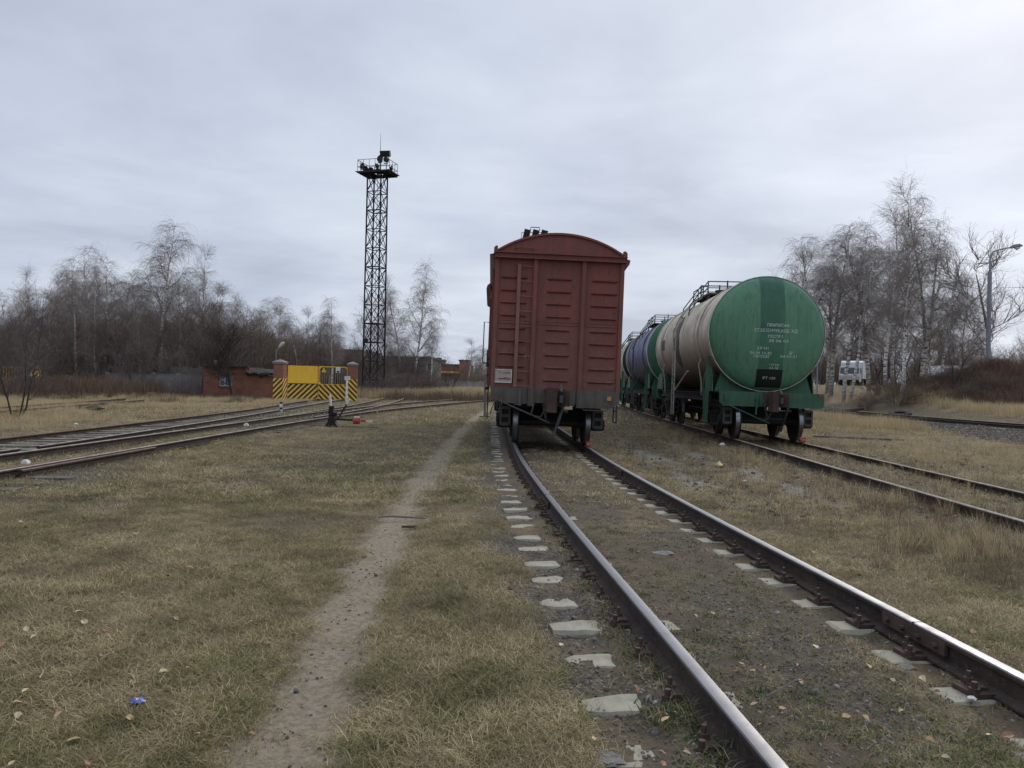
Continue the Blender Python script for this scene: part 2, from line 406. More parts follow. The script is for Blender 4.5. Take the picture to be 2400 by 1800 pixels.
def _c1(y):     # centre of the boxcar's track
    y = np.asarray(y, float); y0 = 16.5
    far = float(_l1(y0))-.027*(y-y0)+.00056*np.clip(y-31, 0, None)**2
    return np.where(y < y0, _l1(y), far)+.795
C1 = _c1
C2 = smooth_line([(5.7, -8), (5.95, 2), (6.13, 8.3), (6.2, 12), (6.63, 20.2), (6.98, 32.4), (7.65, 44.5), (8.7, 58), (10.6, 75), (13.6, 95)])
LA = smooth_line([(-10.2, 6), (-10.32, 12), (-10.36, 16), (-10.55, 22), (-11.05, 34), (-12.2, 43), (-12.95, 51.5), (-14.2, 62), (-15.5, 70)])
LB = smooth_line([(-8.5, 6), (-8.6, 13.3), (-8.8, 17.6), (-9.1, 24), (-9.6, 30.3), (-10.15, 36), (-10.75, 43), (-11.4, 51.5), (-12.6, 62), (-13.9, 70)])
LC = smooth_line([(-8.55, 6), (-8.42, 12.8), (-8.3, 18.7), (-8.25, 25), (-8.1, 33), (-7.7, 39.5), (-6.8, 48), (-5.4, 58), (-3.6, 68), (-1.4, 78)])
LD = smooth_line([(-7.0, 6), (-6.93, 11), (-6.82, 18), (-6.7, 25), (-6.4, 31), (-5.9, 37), (-4.85, 44), (-3.6, 52), (-2.2, 60), (-.2, 69), (2.2, 78)])
LF = smooth_line([(-7.0, 28), (-6.85, 33), (-6.9, 40), (-7.3, 48), (-7.9, 56), (-8.6, 64)])
LG = smooth_line([(-8.2, 29), (-8.3, 34), (-8.5, 42), (-9.0, 50), (-9.6, 58), (-10.2, 64)])
CE = smooth_line([(23.2, 18), (21.3, 26), (20.2, 33), (19.8, 40), (19.8, 50), (20.3, 62), (22, 80)])
PATHC = smooth_line([(-.78, 1), (-.85, 3.04), (-.95, 4), (-1.05, 5.5), (-1.15, 7), (-1.27, 9.6), (-1.33, 13), (-1.45, 17.7), (-1.5, 24.5), (-1.5, 31), (-1.35, 38), (-1.3, 55)])
RAIL_TOP = .17
def ground_z(x, y):
    x = np.asarray(x, float); y = np.asarray(y, float)
    z = .07*(fbm(x*.35, y*.35, 3)-.5)+.04*(fbm(x*1.7+9, y*1.7, 3)-.5)+.022*(fbm(x*7, y*7+3, 3)-.5)
    z = z-.01
    # boxcar track: dirt between and along the rails
    u = x-C1(y); near = np.exp(-(np.clip(np.abs(u)-1.6, 0, None)/.5)**2)*(y < 45)
    tr = .012*(fbm(x*5, y*5, 3)-.5)+.035*sst(.62, .2, np.abs(u))*(.5+fbm(x*1.2, y*1.2, 2))
    tr = tr+.035*np.exp(-((np.abs(u+.98))/.10)**2)*fbm(x*3+5, y*3, 3)*1.3
    tr = tr+.012*sst(-.8, -.9, u)*sst(-1.12, -.98, u)-.012*sst(-1.0, -1.12, u)+(.036*(fbm(x*2.6+3, y*2.6, 3)-.46)+.040*(fbm(x*4.6+3, y*4.6, 3)-.46)+.014*(fbm(x*11+3, y*11, 2)-.5)+.010*sst(10, 16, y))*np.exp(-((u+1.2)/.3)**2)+.03*sst(-1.28, -1.5, u)+.02*(fbm(x*2.1, y*2.1+7, 3)-.4)*np.exp(-((u-.58)/.2)**2)+.022*(fbm(x*8+5, y*8, 3)-.3)*np.exp(-((u-.58)/.2)**2)-.018*np.exp(-((u-.58)/.1)**2)+.045*sst(.84, 1.0, u)+.012*np.exp(-((u+.55)/.15)**2)
    z = z*(1-near)+(tr-u*.021)*near
    # rutted bare soil between the two wagon tracks
    m = np.exp(-((x-(C2(y)-2.6))/1.2)**2)*sst(8, 12, y)*sst(45, 30, y)
    z = z+m*(.10*(fbm(x*2.2, y*1.3, 4)-.5))
    # tank track
    u2 = np.abs(x-C2(y)); z = z+.06*np.exp(-(np.clip(u2-1.0, 0, None)/.6)**2)
    # left tracks
    ul = np.minimum(np.abs(x-(LA(y)+LB(y))/2), np.abs(x-(LC(y)+LD(y))/2))
    z = z+.03*np.exp(-(np.clip(ul-1.0, 0, None)/.8)**2)*(y < 75)
    # ballast bed of the right-hand track and the rise beyond it
    d = x-CE(y); z = z+.12*np.exp(-(np.clip(np.abs(d)-1.2, 0, None)/1.0)**2)*(y > 10)
    r = sst(2.5, 7, d)*.45+sst(8, 45, d+.35*(y-45).clip(0, None))*1.5
    z = z+r*(y > 5)*sst(16, 30, y)
    z = z+2.5*np.exp(-((x-33.5)/5.5)**2-((y-55)/5.0)**2)*(.8+.4*fbm(x*.5, y*.5, 3))+.45*np.exp(-((x-26)/4.5)**2-((y-54)/5.0)**2)
    # road level on the right, far
    z = z*(1-sst(12, 20, x)*sst(66, 74, y))+1.95*sst(12, 20, x)*sst(66, 74, y)
    # weed bank on the left
    z = z+.5*np.exp(-((x+29)/6)**2-((y-51)/5.0)**2)+.25*np.exp(-((x+17.5)/.9)**2-((y-31)/.6)**2)
    return z
def gz(x, y): return float(ground_z(np.array([x]), np.array([y]))[0])
def masks(x, y):
    w = .12*(fbm(x*2.5, y*2.5, 3)-.5)
    pw = np.interp(y, [1, 4, 9, 20, 40], [.33, .27, .24, .24, .22])
    path = sst(1.35, .55, np.abs(x-PATHC(y)+w*1.6)/pw)*sst(60, 45, y)
    u = x-C1(y); nz = fbm(x*1.6+3, y*1.6, 3)
    gravel = np.exp(-((u+1.25)/.42)**2)*sst(.36, .58, nz)*(y < 40)*.9
    gravel = np.maximum(gravel, np.exp(-(u/.5)**2)*sst(.46, .66, fbm(x*1.1, y*.8+8, 3))*.45*(y < 40))
    dE = x-CE(y); gw = np.interp(y, [18, 24, 30, 38, 50], [8.5, 7, 5, 3.6, 2.6]); gravel = np.maximum(gravel, sst(gw, gw-.9, -dE+w*6)*sst(2.2, 1.4, dE+w*3)*sst(60, 50, y)*sst(12, 16, y))
    dLeft = np.minimum(np.minimum(np.abs(x-LA(y)), np.abs(x-LB(y))), np.minimum(np.abs(x-LC(y)), np.abs(x-LD(y))))
    gravel = np.maximum(gravel, sst(1.0, .2, np.abs(x-LD(y)-.5)+w*5)*sst(15, 11, y)*.7)
    soil = np.exp(-(np.abs(np.abs(u)-.86)/.17)**2)*(y < 45); soil = np.maximum(soil, .85*sst(.85, .6, np.abs(u))*(y < 45)*sst(.30, .52, fbm(x*1.4, y*1.1+20, 3))); soil = np.maximum(soil, .8*sst(1.1, 1.6, u)*(x < C2(y)-1.2)*sst(.46, .60, fbm(x*1.0+60, y*.8, 4))); soil = np.maximum(soil, .75*sst(.54, .66, fbm(x*.8+70, y*.8, 4))*(y < 26)); soil = np.maximum(soil, .6*sst(.52, .66, fbm(x*.45+20, y*.35+7, 4))*(y > 9)*(x < C1(y)-2))
    soil = np.maximum(soil, .8*np.exp(-(dLeft/.22)**2)*(y < 80))
    u2 = x-C2(y); soil = np.maximum(soil, .85*sst(1.8, 1.0, np.abs(u2))*(y < 90))
    soil = np.maximum(soil, .9*sst(1.3, .9, np.abs(u))*sst(15.8, 17.2, y)*sst(34, 31, y)); soil = np.maximum(soil, .9*sst(1.5, 1.0, np.abs(u2))*sst(18.8, 20.2, y)*sst(60, 56, y))
    band = np.exp(-((x-(C2(y)-2.6))/1.5)**2)*sst(9, 13, y)
    soil = np.maximum(soil, band*sst(.38, .6, fbm(x*1.3, y*.7, 4))*.85)
    soil = np.maximum(soil, .8*sst(.5, .62, fbm(x*.9+40, y*.5, 3))*sst(1.9, 2.6, x-C2(y))*sst(-1, -4, dE))
    soil = np.maximum(soil, sst(2.2, 3.4, dE)*sst(6.5, 4.5, dE)*.85)
    pale = (np.exp(-((x-(C2(y)-2.0-.05*(y-12)))/.30)**2)+np.exp(-((x-(C2(y)-3.3-.03*(y-12)))/.35)**2))*sst(9, 10.5, y)*sst(25, 18, y)*sst(.36, .52, fbm(x*1.6, y*.9, 3))
    dry = .25+.5*(fbm(x*.28+5, y*.22, 3)-.35)
    dry = np.maximum(dry, sst(0, 2.5, u-1.0)*.45)
    dry = np.maximum(dry, sst(4.5, 6, dE)); dry = np.maximum(dry, sst(-10.8, -12.5, x)*sst(16, 22, y)*.9)
    dry = np.maximum(dry, sst(1.7, 3.0, x-C2(y))*sst(-1.5, -3.5, dE)*.95*(y > 6))
    dry = np.maximum(dry, sst(60, 72, y)*.8)
    mound = np.exp(-((x-33)/6.5)**2-((y-54)/6.0)**2); dry = dry*(1-sst(.35, .7, mound)); soil = np.maximum(soil, sst(.3, .6, mound)*.7)
    return dict(path=path, gravel=np.clip(gravel, 0, 1), soil=np.clip(soil, 0, 1), dry=np.clip(dry, 0, 1), pale=np.clip(pale, 0, 1))
# shared colour of the sward, as nodes on world position, so blades and earth agree
def sward(t, vec):
    n1 = t.noise(.55, 4, .6, vec); n2 = t.noise(2.3, 4, .6, vec)
    f = t.math('MULTIPLY_ADD', n2, .45, t.math('MULTIPLY', n1, .55))
    return t.rng(f, .44, .57)           # 0 green .. 1 straw
def ground_mat():
    t = NT('yard_ground'); v = t.coords('World')
    s = sward(t, v); fine = t.noise(28, 7, .75, v); mid = t.noise(6, 6, .7, v); big = t.noise(.35, 4, .6, v); peb = t.n.new('ShaderNodeTexVoronoi')
    peb.inputs['Scale'].default_value = 30; t.l.new(v, peb.inputs['Vector'])
    gr = t.mix(s, (.092, .080, .040), (.170, .130, .074))
    gr = t.mix(t.rng(mid, .42, .66), gr, (.065, .052, .038))
    gr = t.mix(t.math('MULTIPLY', t.rng(big, .40, .62), .5), gr, (.12, .085, .058))
    drycol = t.mix(t.rng(mid, .35, .65), (.36, .28, .175), (.22, .165, .11))
    gr = t.mix(t.math('MULTIPLY', t.rng(t.noise(1.3, 5, .65, v), .48, .62), .85), gr, (.085, .06, .042))
    c = t.mix(t.math('MULTIPLY', t.attr('dry'), .85), gr, drycol)
    soil = t.mix(t.rng(mid, .38, .64), (.072, .057, .041), (.140, .110, .078))
    c = t.mix(t.math('MULTIPLY', t.attr('soil'), .92), c, soil)
    grav = t.mix(t.rng(peb.outputs['Distance'], .1, .6), (.17, .158, .145), (.055, .050, .045))
    c = t.mix(t.math('MULTIPLY', t.attr('gravel'), .85), c, grav)
    pth = t.mix(t.rng(fine, .38, .66), (.315, .265, .195), (.215, .178, .130))
    c = t.mix(t.math('MULTIPLY', t.attr('path'), .93), c, pth)
    c = t.mix(t.math('MULTIPLY', t.attr('pale'), .85), c, (.27, .25, .22))
    c = t.mix(t.math('MULTIPLY', t.rng(fine, .48, .74), .45), c, (.05, .042, .034))
    t.bump(t.math('ADD', fine, t.math('MULTIPLY', mid, 1.5)), .8, .03)
    return t.done(c, .95, spec=.15)
M['ground'] = ground_mat()
def build_ground():
    def ax(lo, hi, dlo, dhi, step, grow):
        a = list(np.arange(dlo, dhi+1e-6, step)); s = step; q = dhi
        while q < hi: s *= grow; q += s; a.append(q)
        s = step; q = dlo
        while q > lo: s *= grow; q -= s; a.insert(0, q)
        return np.array(a)
    xs = ax(-900, 900, -4.5, 5.5, .05, 1.035); ys = ax(-60, 1500, 2.6, 13, .05, 1.022)
    X, Y = np.meshgrid(xs, ys); x = X.ravel(); y = Y.ravel(); z = ground_z(x, y)
    fade = sst(400, 150, np.hypot(x, y)); z = z*fade+.2*(1-fade)
    nx, ny = len(xs), len(ys)
    me = bpy.data.meshes.new('ground'); nv = nx*ny; nf = (nx-1)*(ny-1)
    me.vertices.add(nv); me.vertices.foreach_set('co', np.stack([x, y, z], 1).ravel())
    i = (np.arange(ny-1)[:, None]*nx+np.arange(nx-1)[None, :]).ravel()
    q = np.stack([i, i+1, i+nx+1, i+nx], 1)
    me.loops.add(nf*4); me.loops.foreach_set('vertex_index', q.ravel().astype(np.int32))
    me.polygons.add(nf); me.polygons.foreach_set('loop_start', np.arange(0, nf*4, 4, dtype=np.int32))
    me.polygons.foreach_set('loop_total', np.full(nf, 4, np.int32))
    me.polygons.foreach_set('use_smooth', np.ones(nf, bool)); me.update()
    for k, a in masks(x, y).items():
        at = me.attributes.new(k, 'FLOAT', 'POINT'); at.data.foreach_set('value', a.astype(np.float32))
    me.materials.append(M['ground'])
    o = bpy.data.objects.new('ground', me); S.collection.objects.link(o); tag(o, kind='structure')
build_ground()

# ------------------------------------------------------------------ railway tracks
PROF_FOOT = [(-.066, 0), (.066, 0), (.066, .012), (.012, .030), (.010, .105), (.032, .118), (.0345, .122), (.0345, .143), (.030, .150), (.018, .1525), (-.018, .1525), (-.030, .150), (-.0345, .143), (-.0345, .122), (-.032, .118), (-.010, .105), (-.012, .030), (-.066, .012)]
TOPF = {8, 9, 10, 7, 11}       # profile edges that form the polished head
def rail_mesh(fx, y0, y1, ztop, step=.5, top='head', follow=None, name='rail', parent=None):
    ys = np.arange(y0, y1+step/2, step); xs = np.asarray(fx(ys), float); dx = np.gradient(xs, ys)
    V = []; n = len(PROF_FOOT)
    for x, y, d in zip(xs, ys, dx):
        l = math.hypot(1, d); nx, ny = 1/l, -d/l
        zt = ztop(y) if callable(ztop) else ztop
        for a, b in PROF_FOOT: V.append((x+nx*a, y+ny*a, zt-.1525+b))
    m = MB(); m.v = V; m.n = len(V)
    for i in range(len(ys)-1):
        for k in range(n):
            m.f.append((i*n+k, i*n+(k+1) % n, (i+1)*n+(k+1) % n, (i+1)*n+k)); m.m.append(1 if k in TOPF else 0)
    for e, r in ((0, range(n-1, -1, -1)), (len(ys)-1, range(n))): m.f.append(tuple(e*n+k for k in r)); m.m.append(0)
    return m.build(name, [M['rail'], M[top]], parent, True)
def sleeper_mb(rs, L=2.66, w=.24, conc=True):
    """one weathered sleeper, top at z=0 at the rail seats, lower in the middle, ragged edges"""
    m = MB(); n = 42; V = []
    for i in range(n+1):
        x = -L/2+L*i/n; a = abs(x)
        zt = .0 if a > .5 else -.03
        if a > 1.15: zt -= .010*(a-1.15)/.2
        jw = 1-.12*rs.rand()-(.38*((a-1.2)/.13)**2*(.5+rs.rand()) if a > 1.2 else 0)
        jw = max(jw, .35)
        hw = w/2*jw; zt += (rs.rand()-.5)*.005
        V += [(x, -hw*1.05, -.18), (x, -hw, zt-.025), (x, -hw*.86, zt), (x, hw*.86*(1-.1*rs.rand()), zt+(rs.rand()-.5)*.006), (x, hw, zt-.025), (x, hw*1.05, -.18)]
    F = []
    for i in range(n):
        for k in range(5): F.append((i*6+k, (i+1)*6+k, (i+1)*6+k+1, i*6+k+1))
    F += [tuple(range(6)), tuple(n*6+k for k in range(5, -1, -1))]
    return m.add(V, F)
def fastening_mb(o):
    m = MB(); x = 0
    m.box((x, 0, .012), (.11, .16, .024)); m.cyl((x+o*.035, -.045, .0), (x+o*.035, -.045, .075), .015, n=7); m.cyl((x+o*.035, -.045, .02), (x+o*.035, -.045, .045), .028, n=6)
    m.cyl((x-o*.01, .05, .01), (x-o*.01, .05, .095), .012, n=7); m.cyl((x-o*.01, .05, .03), (x-o*.01, .05, .062), .024, n=6)
    m.box((x-o*.02, .01, .032), (.06, .09, .018))
    return m
CANT = R(1.2)
t1 = tag(empty('railway_track', (0, 0, 0)), 'polished twin rails on concrete sleepers running from the front edge under the red boxcar', 'railway track', 'tracks of the yard')
rail_mesh(lambda y: C1(y)-.795, -4, 60, RAIL_TOP+.017, .4, parent=t1)
rail_mesh(lambda y: C1(y)+.795, -4, 60, RAIL_TOP-.017, .4, parent=t1)
rs0 = np.random.RandomState(5); fast = {}; slp = []
for i in range(66):
    y = .55+i*.55; cx = float(C1(y)); d = float(C1(y+.1)-C1(y-.1))/.2
    if i < 14: s = sleeper_mb(rs0).build('sleeper', M['sleeper'], t1); slp.append(s)
    else:
        s = slp[i % 14].copy(); S.collection.objects.link(s)
    s.location = (cx, y+rs0.uniform(-.03, .03), RAIL_TOP-.1525-.009+rs0.uniform(-.007, .006)); s.rotation_euler = (0, CANT, -math.atan(d)+.10*math.exp(-y/8)+rs0.uniform(-.02, .03))
    if i > 29: continue
    for sd_ in (-1, 1):
        for o_ in (-1, 1):
            if o_ not in fast: f = fast[o_] = fastening_mb(o_).build('fastening', M['iron_brown'], s)
            else: f = fast[o_].copy(); S.collection.objects.link(f); f.parent = s
            f.location = (sd_*.795+o_*.115, 0, .002 if (sd_, o_) != (-1, 1) else -.045)
for sx, yj in ((.795, 4.62), (-.795, 9.4), (.795, 13.1)):
    xx = float(C1(yj))+sx; d = float(C1(yj+.1)-C1(yj-.1))/.2
    for o_ in (-1, 1):
        m = MB().box((o_*.030, 0, -.075), (.022, .62, .075))
        for k in (-.24, -.08, .08, .24): m.cyl((o_*.04, k, -.075), (o_*.065, k, -.075), .016, n=6)
        j = m.build('joint_bar', M['iron_brown'], t1); j.location = (xx, yj, RAIL_TOP); j.rotation_euler = (0, 0, -math.atan(d))
    g = MB().box((0, 0, .0), (.072, .007, .03)).build('joint_gap', M['ink'], t1); g.location = (xx, yj, RAIL_TOP-.0135+(-.017 if sx > 0 else .017)); g.rotation_euler = (0, 0, -math.atan(d))
t2 = tag(empty('railway_track'), 'overgrown rusty track running under the tank wagons', 'railway track', 'tracks of the yard')
rail_mesh(lambda y: C2(y)-.795, -4, 92, RAIL_TOP+.017, .6, 'rail_top_dull', parent=t2)
rail_mesh(lambda y: C2(y)+.795, -4, 92, RAIL_TOP-.012, .6, 'rail_top_dull', parent=t2)
def timber_sleepers(par, fc, y0, y1, step, L, dz=0, mat='timber', seed=1, w=.22):
    rs = np.random.RandomState(seed); y = y0
    while y < y1:
        m = MB(); 
        V = []
        for x in np.linspace(-L/2, L/2, 7):
            j = rs.uniform(-.01, .01); V += [(x, -w/2+j, -.15), (x, -w/2+j, .0+j/2), (x, w/2+j, .0-j/3), (x, w/2+j, -.15)]
        m.add(V, [(i*4+k, i*4+4+k, i*4+5+k, i*4+1+k) for i in range(6) for k in range(3)]+[(0, 1, 2, 3), (27, 26, 25, 24)])
        s = m.build('sleeper', M[mat], par)
        d = float(fc(y+.2)-fc(y-.2))/.4
        s.location = (float(fc(y))+rs.uniform(-.08, .08), y, RAIL_TOP-.150+dz+rs.uniform(-.01, .01)); s.rotation_euler = (0, 0, -math.atan(d)+rs.uniform(-.03, .03))
        y += step*rs.uniform(.92, 1.1)
t3 = tag(empty('railway_track'), 'track with grey timber sleepers leading left to the yellow gate', 'railway track', 'tracks of the yard')
rail_mesh(LA, 6, 66, RAIL_TOP, .8, 'rail_top_rust', parent=t3); rail_mesh(LB, 14.5, 66, RAIL_TOP, .8, 'rail_top_dull', parent=t3)
rail_mesh(lambda y: LB(y)-.06, 6, 14.3, RAIL_TOP, .8, 'rail_top_dull', parent=t3)
timber_sleepers(t3, lambda y: (LA(y)+LB(y))/2, 7, 46, .62, 2.2, .045, mat='timber_pale', seed=2)
t4 = tag(empty('railway_track'), 'weathered track with check rails passing between the gate and the switch stand', 'railway track', 'tracks of the yard')
rail_mesh(lambda y: LC(y)+.12, 6, 78, RAIL_TOP, .8, 'rail_top_dull', parent=t4); rail_mesh(LD, 6, 78, RAIL_TOP, .8, 'rail_top_dull', parent=t4)
rail_mesh(lambda y: LD(y)-.11, 9, 12.8, RAIL_TOP+.005, .5, 'rail_top_rust', name='check_rail', parent=t4)
rail_mesh(lambda y: LD(y)+.10, 11, 15.2, RAIL_TOP-.02, .5, 'rail_top_rust', name='check_rail', parent=t4)
timber_sleepers(t4, lambda y: (LC(y)+LD(y))/2+.15, 8.2, 11.6, .6, 2.7, .015, seed=3); timber_sleepers(t4, lambda y: (LC(y)+LD(y))/2, 21, 36, .7, 2.5, .015, seed=4)
t5 = tag(empty('railway_track'), 'short diverging pair of rails beyond the switch stand, ending before the bushes', 'railway track', 'tracks of the yard')
rail_mesh(LG, 29, 62, RAIL_TOP, .8, 'rail_top_dull', parent=t5); rail_mesh(LF, 28, 62, RAIL_TOP, .8, 'rail_top_dull', parent=t5)
t6 = tag(empty('railway_track'), 'dark track on grey ballast at the right, before the straw-coloured bank', 'railway track', 'tracks of the yard')
ZE = RAIL_TOP+.10
rail_mesh(lambda y: CE(y)-.795, 18, 80, ZE, .8, 'rail', parent=t6); rail_mesh(lambda y: CE(y)+.795, 18, 80, ZE, .8, 'rail_top_dull', parent=t6)
timber_sleepers(t6, CE, 22, 60, .56, 2.7, .10, 'sleeper', 6, .25)
t7 = tag(empty('railway_track'), 'old rail pair half lost in grass at the far left edge', 'railway track', 'tracks of the yard')
f7 = lambda y: -17.6-.16*(y-26)
rail_mesh(f7, 20, 44, RAIL_TOP, .8, 'rail_top_rust', parent=t7); rail_mesh(lambda y: f7(y)-1.55, 20, 46, RAIL_TOP, .8, 'rail_top_rust', parent=t7)

# ------------------------------------------------------------------ wagons
M['tread'] = metal('bright_wheel_tread', (.26, .265, .28), .3); 
for nd in M['tread'].node_tree.nodes:
    if nd.type == 'BSDF_PRINCIPLED': nd.inputs['Metallic'].default_value = .9
def axleset(par, y):
    ax = MB().cyl((-1.05, y, .475), (1.05, y, .475), .075, n=14).build('axle', M['iron'], par, True)
    for s in (-1, 1):
        prof = [(.04, .06), (.10, .065), (.12, .03), (.36, .005), (.40, .03), (.40, .065), (.455, .065), (.472, .055), (.478, -.005), (.484, -.045), (.505, -.055), (.505, -.075), (.46, -.078), (.40, -.07), (.38, -.03), (.12, -.01), (.10, -.08), (.04, -.08)]
        mis = [0]*(len(prof)-1)
        for k in (7, 8): mis[k] = 1
        m = MB().lathe([(r, s*a) for r, a in prof], 'x', (s*.795, y, .475), 40, mis)
        m.build('wheel', [M['iron'], M['tread']], par, True)
def bogie(root, yc, paintname='iron', frame_mat='iron'):
    b = MB()
    b.box((0, yc, .62), (2.0, .42, .26)); b.box((0, yc, .80), (.5, .45, .14))
    b.box((0, yc-.62, .50), (1.7, .08, .12)); b.box((0, yc+.62, .50), (1.7, .08, .12))
    bg = b.build('bogie', M['iron'], root)
    for yy in (yc-.925, yc+.925): axleset(bg, yy)
    for s in (-1, 1):
        x0, x1 = s*.96, s*1.10
        m = MB(); 
        top = [(-1.12, .66), (-1.16, .80), (-.95, .86), (-.45, .93), (.45, .93), (.95, .86), (1.16, .80), (1.12, .66)]
        low = [(1.12, .66), (.95, .70), (.78, .62), (.42, .42), (.30, .38), (-.30, .38), (-.42, .42), (-.78, .62), (-.95, .70), (-1.12, .66)]
        def pr(poly): m.prism([(yc+a, z) for a, z in poly], 'x', x0, x1)
        pr([(-1.16, .80), (-.95, .86), (-.45, .93), (-.45, .80), (-.95, .70), (-1.12, .70)])
        pr([(1.16, .80), (.95, .86), (.45, .93), (.45, .80), (.95, .70), (1.12, .70)])
        pr([(-.45, .80), (-.45, .93), (.45, .93), (.45, .80)])
        pr([(-.95, .70), (-.72, .72), (-.30, .44), (-.30, .30), (-.42, .32), (-.80, .52)])
        pr([(.95, .70), (.72, .72), (.30, .44), (.30, .30), (.42, .32), (.80, .52)])
        pr([(-.30, .30), (-.30, .40), (.30, .40), (.30, .30)])
        for e in (-1, 1):
            pr([(e*1.16, .80), (e*1.16, .42), (e*1.08, .40), (e*1.06, .70)]); pr([(e*.80, .62), (e*.80, .38), (e*.72, .38), (e*.70, .66)])
            pr([(e*.30, .40), (e*.34, .40), (e*.34, .82), (e*.30, .82)])
        m.build('side_frame', M[frame_mat], bg)
        # end casting with windows as seen from the end
        for e in (-1, 1):
            c = MB(); yy = yc+e*1.18
            for dx in (.93, 1.12): c.box((s*dx, yy, .60), (.045, .05, .40))
            for zz in (.42, .60, .78): c.box((s*1.025, yy, zz), (.145, .045, .07))
            c.build('end_casting', M['iron_grey'], bg)
        for e in (-1, 1):
            a = MB(); a.box((s*1.03, yc+e*.925, .475), (.24, .30, .28)); a.cyl((s*1.14, yc+e*.925, .475), (s*1.20, yc+e*.925, .475), .13, n=16)
            for k in range(6):
                t = k*math.pi/3; a.cyl((s*1.20, yc+e*.925+.09*math.cos(t), .475+.09*math.sin(t)), (s*1.215, yc+e*.925+.09*math.cos(t), .475+.09*math.sin(t)), .015, n=6)
            a.build('axle_box', M['iron'], bg, False)
        for dy in (-.19, .0, .19):
            pts = [(s*1.06+.075*math.cos(t), yc+dy+.075*math.sin(t), .40+t/(2*math.pi)*.058) for t in np.linspace(0, 2*math.pi*6.6, 66)]
            MB().tube(pts, .019, 5).build('spring', M['spring'], bg, True)
    return bg
def coupler(root, y0, d=-1, z=1.06, mat='iron_brown'):
    """automatic coupler: shank, head with big claw, small claw and lock; faces -y when d=-1"""
    m = MB(); Y = lambda a: y0+d*a
    m.box((0, Y(.1), z), (.18, .5, .20)); m.box((0, Y(.02), z+.01), (.44, .10, .34))
    # head body as an uneven plan profile, extruded in height
    head = [(-.13, Y(.28)), (.13, Y(.28)), (.25, Y(.42)), (.25, Y(.60)), (.12, Y(.50)), (.02, Y(.46)), (-.05, Y(.62)), (-.17, Y(.66)), (-.22, Y(.50))]
    m.prism(head, 'z', z-.17, z+.15)
    m.prism([(-.22, Y(.50)), (-.17, Y(.70)), (-.03, Y(.72)), (.01, Y(.50)), (-.08, Y(.38))], 'z', z-.30, z+.20)
    m.prism([(.12, Y(.40)), (.24, Y(.40)), (.23, Y(.60)), (.14, Y(.52))], 'z', z-.17, z+.10)
    o = m.build('coupler', M[mat], root)
    k = MB().box((-.02+.1, Y(.52), z-.02), (.08, .12, .15)); k.cyl((.08, Y(.55), z+.12), (.08, Y(.40), z+.26), .03, n=8)
    k.build('lock', M['iron_grey'], o)
    ch = MB()
    for i in range(9):
        a = (-.30+.012*i, Y(.34), z+.02-.055*i); ch.tube([(a[0]+.018*math.cos(t), a[1]+(.018*math.sin(t) if i % 2 else 0), a[2]+.034*math.sin(t)) for t in np.linspace(0, 6.3, 9)], .006, 5)
    ch.build('chain', M['iron_grey'], o)
    return o
def hose(root, y0, d=-1, x=.12, mat='iron_grey', z=.9):
    Y = lambda a: y0+d*a
    h = MB().tube([(x+.08, Y(.05), z), (x+.05, Y(.25), z-.01), (x, Y(.36), z-.12), (x-.05, Y(.36), z-.30), (x-.09, Y(.33), z-.46), (x-.12, Y(.30), z-.54)], [.035, .035, .032, .030, .030, .034], 9)
    o = h.build('brake_hose', M[mat], root, True)
    MB().box((x-.13, Y(.30), z-.58), (.07, .06, .10), (.2, .3, 0)).cyl((x-.17, Y(.30), z-.60), (x-.10, Y(.30), z-.60), .035, n=9).build('hose_coupling', M[mat], o)
    o2 = MB().cyl((x+.02, Y(.20), z-.10), (x+.14, Y(.20), z-.13), .035, n=9).build('end_cock', M[mat], root, True)
def text_obj(s, size, mat, parent, name='lettering', align='CENTER', wscale=1.0, thick=.0):
    c = bpy.data.curves.new('txt', 'FONT'); c.body = s; c.size = size; c.align_x = align; c.align_y = 'CENTER'; c.extrude = thick
    c.resolution_u = 2
    o = bpy.data.objects.new('txt', c); S.collection.objects.link(o)
    dg = bpy.context.evaluated_depsgraph_get(); me = bpy.data.meshes.new_from_object(o.evaluated_get(dg)); me.name = name
    bpy.data.objects.remove(o); bpy.data.curves.remove(c)
    me.materials.clear(); me.materials.append(mat)
    for v in me.vertices: v.co = Vector((v.co.x*wscale, 0-v.co.z, v.co.y))
    q = bpy.data.objects.new(name, me); S.collection.objects.link(q); q.parent = parent
    return q

